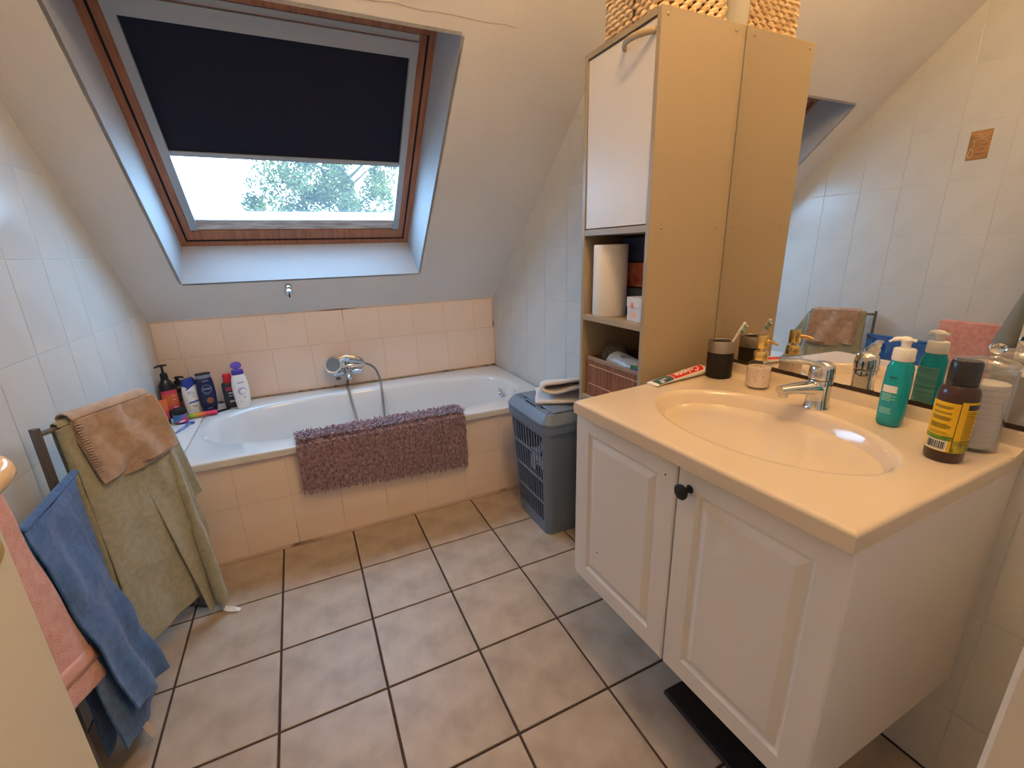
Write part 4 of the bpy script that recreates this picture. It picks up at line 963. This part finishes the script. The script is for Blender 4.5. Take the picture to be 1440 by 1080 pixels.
# white bottle, blue cap
l_ = (-0.056, 0.715, RZ-0.0026+0.003); t = thing('shampoo_bottle', 'white anti-dandruff shampoo bottle with slanted blue cap', 'bottle', l_, front_ang(l_)+0.25)
b = Bottle([(0, 0.026, 0.016, 0), (0.004, 0.029, 0.019, 0), (0.06, 0.036, 0.022, 0), (0.11, 0.037, 0.022, 0), (0.150, 0.034, 0.021, 0), (0.160, 0.032, 0.020, 0)], 2.5)
obj('body', b.mesh(), M_w, t, True, world=False)
M_cobalt = col('cobalt_cap', 38, 58, 140)
mb = Bottle([(0.150, 0.0345, 0.0215, 0), (0.160, 0.0335, 0.021, 0), (0.185, 0.030, 0.019, 0), (0.196, 0.025, 0.016, 0), (0.198, 0.02, 0.013, 0)], 2.5).mesh()
mb.v = [(x, y, z+(x*0.55 if z < 0.170 else x*0.15)) for x, y, z in mb.v]; obj('cap', mb, M_cobalt, t, True, world=False)
tiny(obj('lettering', merge(b.text('head &', 0.009, 0.128, -0.006), b.text('shoulders', 0.009, 0.119, 0.0), b.text('2in1', 0.010, 0.103, 0.006)), M_ink, t, world=False))
obj('blue_band', b.shape([(-0.022, 0.066), (0.032, 0.071), (0.032, 0.081), (-0.020, 0.074)]), col('royal_print', 60, 84, 170), t, world=False)
tiny(obj('small_lettering', merge(b.shape([(-0.010, 0.050), (0.014, 0.050), (0.014, 0.053), (-0.010, 0.053)]), b.shape([(-0.004, 0.044), (0.014, 0.044), (0.014, 0.0465), (-0.004, 0.0465)]), b.shape([(0.012, 0.030), (0.017, 0.030), (0.017, 0.035), (0.012, 0.035)])), col('grey_print3', 110, 116, 140), t, world=False))
# tall black pump bottle
M_sunset = mat('sunset_label', H(222, 110, 60), 0.4, col2=H(206, 52, 92), nscale=5, stretch=(0.3, 0.3, 3.0), detail=0, lo=0.4, hi=0.6)
l_ = (-0.150, 0.718, LZ); t = thing('pump_bottle', 'tall black pump bottle with orange to pink label in the bath corner', 'bottle', l_, front_ang(l_)+0.2)
b = Bottle([(0, 0.032, 0.026, 0), (0.004, 0.035, 0.029, 0), (0.150, 0.036, 0.030, 0), (0.178, 0.033, 0.028, 0), (0.196, 0.022, 0.020, 0), (0.206, 0.015, 0.015, 0)], 2.6)
obj('body', b.mesh(), M_blackg, t, True, world=False)
obj('label_front', b.patch(-PI+0.35, -0.35, 0.045, 0.150), M_sunset, t, True, world=False)
tiny(obj('lettering', merge(*[b.shape([(0.006, z), (0.022, z), (0.022, z+0.003), (0.006, z+0.003)]) for z in (0.118, 0.098)]+[b.shape([(0.004, 0.046), (0.022, 0.046), (0.022, 0.060), (0.004, 0.060)])]), col('pink_print', 240, 190, 200), t, world=False))
pm = obj('pump', MB().lathe([(0.016, 0.204), (0.017, 0.207), (0.016, 0.236), (0.010, 0.240), (0.005, 0.244), (0.005, 0.272), (0.008, 0.274), (0.008, 0.279), (0, 0.280)], 20, c1=False), M_black, t, True, world=False)
obj('nozzle', MB().tube([(0.022, 0.0, 0.277), (0.0, 0, 0.278), (-0.02, 0.0, 0.277), (-0.032, 0, 0.272)], [0.004, 0.006, 0.005, 0.0035], 10), M_black, pm, True, world=False)
# second black pump bottle behind
l_ = (-0.118, 0.800, LZ); t = thing('pump_bottle', 'shorter black pump bottle with orange fruit label against the back wall', 'bottle', l_, front_ang(l_)+0.1)
b = Bottle([(0, 0.036, 0.026, 0), (0.004, 0.039, 0.029, 0), (0.120, 0.039, 0.029, 0), (0.140, 0.032, 0.024, 0), (0.152, 0.016, 0.015, 0)], 2.8)
obj('body', b.mesh(), M_blackg, t, True, world=False)
obj('label_front', b.patch(-PI+0.5, -0.5, 0.020, 0.112), mat('olive_label', H(96, 84, 66), 0.4, col2=H(60, 52, 46), nscale=14), t, True, world=False)
obj('fruit_print', b.shape([(0.008+0.018*math.cos(a), 0.052+0.020*math.sin(a)) for a in [2*PI*j/14 for j in range(14)]]), col('fruit_print', 222, 104, 66), t, world=False)
pm = obj('pump', MB().lathe([(0.017, 0.150), (0.018, 0.153), (0.017, 0.172), (0.008, 0.176), (0.008, 0.186), (0.012, 0.188), (0.012, 0.194), (0, 0.195)], 20, c1=False), M_black, t, True, world=False)
obj('nozzle', MB().tube([(-0.01, 0, 0.191), (0.0, 0, 0.192), (0.022, 0, 0.190), (0.030, 0, 0.184)], [0.005, 0.006, 0.005, 0.004], 10), M_black, pm, True, world=False)
# jar with colourful label
l_ = (-0.095, 0.590, LZ); t = thing('hair_gel_jar', 'squat dark jar with blue and pink label at the front of the ledge', 'jar', l_, front_ang(l_)+0.1)
b = Bottle([(0, 0.028, 0.028, 0), (0.003, 0.031, 0.031, 0), (0.056, 0.031, 0.031, 0), (0.060, 0.029, 0.029, 0)])
obj('body', b.mesh(), M_blackg, t, True, world=False)
obj('label_front', b.patch(-PI+0.25, -0.25, 0.008, 0.050), mat('rainbow_label', H(60, 120, 176), 0.4, col2=H(206, 60, 110), nscale=22, detail=1, lo=0.42, hi=0.58), t, True, world=False)
obj('lettering', b.shape([(-0.010, 0.011), (0.012, 0.013), (0.012, 0.021), (-0.010, 0.019)]), col('white_print4', 236, 220, 226), t, world=False)
obj('lid', MB().lathe([(0.0320, 0.058), (0.0325, 0.060), (0.0325, 0.073), (0.030, 0.076)], 28), M_black, t, True, world=False)
# orange tube standing left
l_ = (-0.158, 0.605, LZ); t = thing('cream_tube', 'orange and pink tube standing on its dark cap beside the wall', 'tube', l_, front_ang(l_)+0.1)
mb = MB().loft([[(0.018*math.cos(a)*(1+0.25*k), 0.018*math.sin(a)*(1-k*0.93), 0.028+0.10*k) for a in [2*PI*j/20 for j in range(20)]] for k in (0, 0.25, 0.5, 0.75, 1)], True, True)
obj('body', mb, M_sunset, t, True, world=False)
obj('cap', MB().lathe([(0.018, 0), (0.0185, 0.002), (0.0185, 0.027), (0.017, 0.029)], 20), mat('teal_fleck_cap', H(28, 34, 48), 0.4, col2=H(80, 190, 200), nscale=60, lo=0.62, hi=0.66), t, True, world=False)
# rainbow tube lying
M_rain = bpy.data.materials.new('rainbow_print'); M_rain.use_nodes = True
nt = M_rain.node_tree; tc = nt.nodes.new('ShaderNodeTexCoord'); sx_ = nt.nodes.new('ShaderNodeSeparateXYZ'); rp = nt.nodes.new('ShaderNodeValToRGB')
nt.links.new(tc.outputs['Generated'], sx_.inputs[0]); nt.links.new(sx_.outputs['X'], rp.inputs[0]); nt.links.new(rp.outputs[0], nt.nodes['Principled BSDF'].inputs['Base Color'])
rp.color_ramp.elements[0].color = (*H(70, 100, 40), 1); rp.color_ramp.elements[1].color = (*H(226, 40, 120), 1)
for p_, c_ in ((0.18, H(150, 190, 40)), (0.40, H(236, 150, 40)), (0.65, H(230, 60, 70))):
    e_ = rp.color_ramp.elements.new(p_); e_.color = (*c_, 1)
nt.nodes['Principled BSDF'].inputs['Roughness'].default_value = 0.4
l_ = (-0.012, 0.640, RZ+0.002); t = thing('toothpaste_tube', 'rainbow striped tube lying in front of the navy bottle', 'tube', l_, math.radians(8))
mb = MB().loft([[(-0.068+0.136*k, 0.017*math.cos(a)*(0.9+0.1*k), 0.0145+0.0135*math.sin(a)*(0.85-0.1*k)) for a in [2*PI*j/18 for j in range(18)]] for k in (0, 0.03, 0.3, 0.6, 0.97, 1)], True, True)
obj('body', mb, M_rain, t, True, world=False)
obj('cap', MB().loft([[(-0.092+0.024*k, 0.011*math.cos(a), 0.0145+0.010*math.sin(a)) for a in [2*PI*j/14 for j in range(14)]] for k in (0, 1)], True, True), M_black, t, True, world=False)
# black comb
l_ = (0.066, 0.690, RZ+0.0015); t = thing('black_comb', 'flat black comb lying between the navy and the red-capped bottles', 'comb', l_, math.radians(30))
mb = MB().box(-0.045, 0.045, 0.006, 0.016, 0, 0.005, 0.001)
obj('spine', mb, M_black, t, world=False)
mb = MB()
for k in range(28): mb.box(-0.044+0.0032*k, -0.0424+0.0032*k, -0.012, 0.007, 0.001, 0.004)
o = obj('teeth', mb, M_black, t, world=False); o['kind'] = 'stuff'
# razor
M_rz = col('blue_razor', 60, 84, 170)
l_ = (-0.068, 0.480, LZ); t = thing('razor', 'blue and white disposable razor lying on the tiled ledge', 'razor', l_, math.radians(72))
obj('handle', MB().tube(catmull([(-0.065, 0, 0.005), (-0.02, 0, 0.007), (0.03, 0, 0.007), (0.062, 0, 0.010)], 5), [0.004]*5+[0.0058]*6+[0.0045]*5, 10), mat('razor_grip', H(150, 170, 220), 0.4, col2=H(60, 84, 170), nscale=20, stretch=(3, 1, 1)), t, True, world=False)
obj('head', MB().box(0.058, 0.070, -0.020, 0.020, 0.004, 0.014, 0.002), M_rz, t, world=False)

# ------------------------------------------------------------------ things round the basin
CZt = Z+0.0004
# tumbler and toothbrush
l_ = (1.727, -1.074, CZt+0.0005); t = thing('toothbrush_tumbler', 'black tumbler with brushed steel collar at the corner of the washbasin', 'tumbler', l_)
obj('body', MB().lathe([(0.036, 0), (0.0385, 0.003), (0.0390, 0.082)], 40, c1=True), M_black, t, True, world=False)
obj('collar', MB().lathe([(0.0393, 0.082), (0.0393, 0.117), (0.0385, 0.118), (0.030, 0.118), (0.029, 0.117), (0.029, 0.083)], 40, c0=True, c1=False), M_steel, t, True, world=False)
obj('opening', MB().lathe([(0.0285, 0.110), (0.0, 0.1102)], 30, c0=False, c1=False), M_black, t, world=False)
tb = thing('toothbrush', 'white and green toothbrush leaning in the black tumbler', 'toothbrush', (1.735, -1.085, 0.90))
hp = catmull([(1.722, -1.062, 0.896), (1.732, -1.085, 0.945), (1.7385, -1.101, 0.995), (1.741, -1.118, 1.032), (1.743, -1.136, 1.066)], 6)
obj('handle', MB().tube(hp, [0.0058]*14+[0.0045]*6+[0.0055]*5, 10, flat=0.75), M_w, tb, True)
mb = MB()
d = (Vector((1.743, -1.136, 1.066))-Vector((1.741, -1.118, 1.032))).normalized(); nrm = Vector((0.45, -0.85, -0.45)); nrm = (nrm-d*nrm.dot(d)).normalized(); sd = d.cross(nrm)
for i in range(5):
    for j in range(3):
        c = Vector((1.7415, -1.1225, 1.040))+d*(0.006*i)+sd*(0.0034*(j-1)); mb.tube([c, c+nrm*0.013], 0.0019, 5)
obj('bristles', mb, mat('teal_bristle', H(36, 120, 104), 0.6, col2=H(210, 224, 220), nscale=90), tb, True)
# soap dispenser
l_ = (1.728, -1.212, CZt+0.0005); t = thing('soap_dispenser', 'clear glass soap dispenser with gold pump beside the faucet', 'dispenser', l_)
b = Bottle([(0, 0.029, 0.029, 0), (0.004, 0.0325, 0.0325, 0), (0.066, 0.0325, 0.0325, 0), (0.076, 0.028, 0.028, 0), (0.081, 0.018, 0.018, 0), (0.086, 0.0165, 0.0165, 0)], 2.0, 40)
obj('glass', b.mesh(), M_jarglass, t, True, world=False)
obj('soap', MB().lathe([(0.027, 0.004), (0.030, 0.007), (0.030, 0.063), (0.0, 0.0635)], 32, c1=False), mat('milky_soap', H(236, 218, 206), 0.5), t, True, world=False)
mb = MB(); random.seed(5)
for k in range(34):
    a = random.uniform(-2.9, -0.6); z = random.uniform(0.006, 0.072); w = random.uniform(0.0006, 0.0018)
    mb.add([b.surf(a+da*w/0.0325, z+dz*w, 0.0004) for da, dz in ((-1, 0), (0, -1), (1, 0), (0, 1))], [(0, 1, 2, 3)])
tiny(obj('flecks', mb, col('brown_fleck', 120, 60, 70, 0.6), t, world=False))
pm = obj('pump', MB().lathe([(0.0185, 0.084), (0.0190, 0.086), (0.0190, 0.106), (0.0165, 0.110), (0.007, 0.111), (0.007, 0.118), (0.0150, 0.119), (0.0160, 0.122), (0.0160, 0.150), (0.0145, 0.157), (0.0, 0.159)], 28, c1=False), M_gold, t, True, world=False)
obj('nozzle', MB().tube([(0.0, -0.012, 0.140), (-0.004, -0.032, 0.141), (-0.007, -0.050, 0.137)], [0.0055, 0.0045, 0.0036], 10), M_gold, pm, True, world=False)
# teal pump bottle
M_teal = mat('teal_liquid', H(0, 158, 172), 0.15, coat=0.1)
l_ = (1.728, -1.549, CZt+0.0005); t = thing('face_wash_bottle', 'teal face wash bottle with white pump by the mirror', 'bottle', l_, front_ang(l_)-0.25)
b = Bottle([(0, 0.019, 0.017, 0), (0.006, 0.0235, 0.021, 0), (0.03, 0.0250, 0.022, 0), (0.10, 0.0255, 0.022, 0), (0.135, 0.024, 0.0215, 0), (0.150, 0.019, 0.018, 0), (0.154, 0.0165, 0.0165, 0)], 2.4, 36)
obj('body', b.mesh(), M_teal, t, True, world=False)
obj('white_label', b.shape([(-0.018, 0.080), (0.008, 0.080), (0.008, 0.096), (-0.018, 0.096)]), col('white_label', 228, 234, 232), t, world=False)
tiny(obj('lettering', merge(b.shape([(-0.010, 0.1135), (0.004, 0.1135), (0.004, 0.1175), (-0.010, 0.1175)])), col('dark_teal_print', 10, 96, 96), t, world=False))
tiny(obj('small_lettering', merge(*[b.shape([(-0.017, z), (0.004+0.004*math.sin(z*900), z), (0.004+0.004*math.sin(z*900), z+0.0014), (-0.017, z+0.0014)]) for z in (0.075, 0.0715, 0.068, 0.0645, 0.061, 0.042, 0.0385, 0.035, 0.031)]), col('mint_print', 150, 220, 206), t, world=False))
obj('back_label', b.patch(0.55, PI-0.55, 0.028, 0.120), mat('pale_back_label', H(110, 176, 166), 0.5, col2=H(60, 140, 140), nscale=60, stretch=(0.1, 0.1, 2)), t, True, world=False)
pm = obj('pump', MB().lathe([(0.0195, 0.152), (0.0205, 0.154), (0.0200, 0.177), (0.0185, 0.179), (0.009, 0.180), (0.009, 0.191), (0.0105, 0.193), (0.0105, 0.198), (0.006, 0.201), (0, 0.2015)], 28, c1=False), M_w, t, True, world=False)
obj('nozzle', MB().tube(catmull([(0.017, 0.0, 0.1975), (0.0, 0.0, 0.199), (-0.018, -0.004, 0.198), (-0.029, -0.008, 0.191)], 4), [0.004]*3+[0.0075]*3+[0.006]*4+[0.003]*3, 12, flat=0.8), M_w, pm, True, world=False)
# brown shampoo bottle, yellow label
M_brown = mat('brown_plastic', H(62, 38, 34), 0.28, coat=0.2)
M_yel = mat('yellow_label', H(232, 186, 28), 0.4)
M_yg = mat('yellow_green_label', H(214, 182, 40), 0.4, col2=H(130, 150, 40), nscale=26, detail=2)
l_ = (1.624, -1.690, CZt+0.0005); t = thing('shampoo_bottle', 'dark brown shampoo bottle with black cap and yellow label on the washbasin', 'bottle', l_, front_ang(l_)+0.05)
b = Bottle([(0, 0.026, 0.026, 0), (0.004, 0.029, 0.029, 0), (0.110, 0.0300, 0.0300, 0), (0.130, 0.0300, 0.0300, 0), (0.142, 0.0275, 0.0275, 0), (0.148, 0.0225, 0.0225, 0)], 2.0, 48)
obj('body', b.mesh(), M_brown, t, True, world=False)
cp = obj('cap', MB().lathe([(0.0225, 0.1485), (0.0232, 0.151), (0.0225, 0.190), (0.0195, 0.195), (0.0, 0.1955)], 36, c1=False), M_blackg, t, True, world=False)
obj('clear_overcap', MB().lathe([(0.0255, 0.1535), (0.0250, 0.196), (0.0235, 0.200), (0.0, 0.2005)], 36, c0=False, c1=False), M_jarglass, cp, True, world=False)
la = obj('label_left', b.patch(-PI+0.12, -PI/2+0.20, 0.022, 0.118, 0.0005, 20, 10), M_yel, t, True, world=False)
lbk = obj('label_right', b.patch(-PI/2+0.24, -0.06, 0.022, 0.122, 0.0005, 20, 10), M_yel, t, True, world=False)
def P2(a, z, off=0.0009): return b.surf(a, z, off)
def cpatch(a0, a1, z0, z1, off=0.0009): return MB().grid(lambda u, v: b.surf(a0+(a1-a0)*u, z0+(z1-z0)*v, off), 6, 2)
mb = MB(); random.seed(11)
for k, z in enumerate([0.1105, 0.1085, 0.1065, 0.099, 0.0965, 0.090, 0.088, 0.086, 0.084, 0.076, 0.074, 0.072, 0.070, 0.068, 0.060, 0.057]):
    mb.add(*(lambda q: (q.v, q.f))(cpatch(-PI+0.45, -PI/2+0.02-random.uniform(0, 0.25), z-0.0011, z)))
tiny(obj('lettering', mb, mat('brown_print', H(120, 92, 20), 0.6), la, world=False))
mb = MB()
for k in range(22):
    z = 0.104-0.0031*k; mb.add(*(lambda q: (q.v, q.f))(cpatch(-PI/2+0.55, -PI/2+1.15+0.1*math.sin(k*2.1), z-0.0013, z)))
tiny(obj('lettering', mb, mat('brown_print2', H(110, 84, 22), 0.6), lbk, world=False))
obj('dark_panel', cpatch(-PI/2+0.55, -0.15, 0.1075, 0.118), col('slate_print', 50, 58, 56), lbk, world=False)
tiny(obj('leaf_print', merge(cpatch(-PI+0.12, -PI/2+0.19, 0.044, 0.053, 0.0008)), mat('green_leaf_print', H(150, 160, 40), 0.5, col2=H(86, 120, 36), nscale=80), la, world=False))
obj('leaf_print', cpatch(-PI/2+0.24, -0.10, 0.023, 0.047, 0.0008), mat('green_leaf_print2', H(190, 172, 44), 0.5, col2=H(96, 118, 40), nscale=60), lbk, world=False)
bc = obj('barcode_patch', cpatch(-PI+0.42, -PI/2+0.02, 0.0235, 0.0435, 0.0010), col('barcode_white', 226, 226, 214, 0.5), la, world=False)
mb = MB(); a = -PI+0.52; random.seed(3)
while a < -PI/2-0.10:
    w = random.choice((0.02, 0.035, 0.055)); mb.add(*(lambda q: (q.v, q.f))(cpatch(a, a+w, 0.0265, 0.0415, 0.0013))); a += w+random.choice((0.025, 0.04))
tiny(obj('barcode_bars', mb, M_ink, la, world=False))
# glass jar with cotton pads
l_ = (1.735, -1.690, CZt+0.0005); t = thing('glass_jar', 'clear glass jar with knobbed lid full of white cotton pads', 'jar', l_)
obj('glass', MB().lathe([(0.036, 0), (0.0395, 0.003), (0.0395, 0.168), (0.0375, 0.168), (0.0375, 0.006), (0.0, 0.005)], 40, c1=False), M_jarglass2, t, True, world=False)
for k in range(11):
    obj('cotton_pad', MB().lathe([(0.0325, 0.0065+0.0118*k), (0.0335, 0.009+0.0118*k), (0.0335, 0.0155+0.0118*k), (0.032, 0.018+0.0118*k)], 28), M_cotton, t, True, world=False)
ld = obj('lid', MB().lathe([(0.0355, 0.160), (0.0360, 0.1685), (0.0425, 0.169), (0.0425, 0.173), (0.030, 0.183), (0.012, 0.187), (0.006, 0.190), (0.006, 0.195)], 40, c0=True), M_jarglass2, t, True, world=False)
obj('lid_knob', MB().lathe([(0.006, 0.194), (0.012, 0.199), (0.0135, 0.205), (0.010, 0.212), (0.0, 0.2145)], 24, c1=False), M_clearplastic, ld, True, world=False)
# toothpaste
l_ = (1.597, -1.040, CZt+0.001); t = thing('toothpaste_tube', 'red and white Colgate toothpaste tube lying at the far end of the washbasin'.replace('Colgate ', ''), 'tube', l_, math.radians(2.5))
def tp(x, a, k=1.0):
    q = (x+0.122)/0.222; h = 0.0015+0.0155*min(1, q*1.05)**0.8; w = 0.0235-0.006*q
    return Vector((x, w*math.cos(a)*k, 0.0005+h+h*math.sin(a)*0.98))
xs_ = [-0.122, -0.112, -0.07, -0.02, 0.03, 0.07, 0.092, 0.100]
obj('body', MB().loft([[tp(x, 2*PI*j/28)*1.0 if x < 0.095 else Vector((x, 0.010*math.cos(2*PI*j/28), 0.0155+0.010*math.sin(2*PI*j/28))) for j in range(28)] for x in xs_], True, True), M_w, t, True, world=False)
obj('cap', MB().loft([[(x, r2*math.cos(2*PI*j/20), 0.0155+r2*math.sin(2*PI*j/20)) for j in range(20)] for x, r2 in ((0.0995, 0.0105), (0.101, 0.0125), (0.122, 0.0115), (0.124, 0.010))], True, True), M_w, t, True, world=False)
def tsurf(x, y, off=0.0006):
    a = 1.98-y/0.0165; p = tp(x, a); return p+Vector((0, off*math.cos(a), off*math.sin(a)))
def tpatch(x0, x1, y0, y1, off): return MB().grid(lambda u, v: tsurf(x0+(x1-x0)*u, y0+(y1-y0)*v, off), 14, 8)
obj('red_print', tpatch(-0.052, 0.086, -0.0125, 0.0150, 0.0006), col('red_print', 214, 34, 30, 0.35), t, True, world=False)
obj('blue_print', tpatch(-0.110, -0.050, -0.0140, 0.0170, 0.0007), mat('blue_green_print', H(36, 62, 112), 0.35, col2=H(60, 110, 96), nscale=40), t, True, world=False)
obj('white_arc', MB().tube([tsurf(-0.050+0.006*math.cos(a), 0.0140*math.sin(a), 0.0012) for a in [math.radians(-90+18*k) for k in range(11)]], 0.0010, 5), M_w, t, world=False)
vs_, fs_ = text_polys('Colgate', 0.0300, bold=0.0006)
obj('lettering', MB().add([tsurf(0.018-px*1.08, 0.0005-py*0.82, 0.0024) for px, py, _ in vs_], fs_), M_w, t, world=False)
tiny(obj('small_print', merge(tpatch(-0.094, -0.068, 0.001, 0.0050, 0.0013), tpatch(-0.098, -0.084, -0.0090, -0.002, 0.0013)), M_w, t, world=False))

# flat scale under the vanity
sc_ = thing('bathroom_scale', 'flat black bathroom scale on the floor under the vanity', 'scale', (1.49, -1.47, 0))
obj('plate', MB().box(1.348, 1.640, -1.620, -1.316, 0.012, 0.026, 0.003), M_darkgrey, sc_)
for x in (1.38, 1.61):
    for y in (-1.59, -1.345): obj('foot', MB().lathe([(0.015, 0.0), (0.015, 0.013)], 14, (x, y)), M_black, sc_)

# daylight portal in the roof window opening (guides sampling of the sky; emits nothing of its own)
pl_ = bpy.data.lights.new('daylight_portal', 'AREA'); pl_.shape = 'RECTANGLE'; pl_.size = 0.94; pl_.size_y = 0.40
pl_.cycles.is_portal = True
po = bpy.data.objects.new('daylight_portal', pl_); COL.objects.link(po)
q = Matrix((Vector((1, 0, 0)), SV, NV)).transposed().to_4x4(); q.translation = S(0.607, 0.705, FD+0.075); po.matrix_world = q
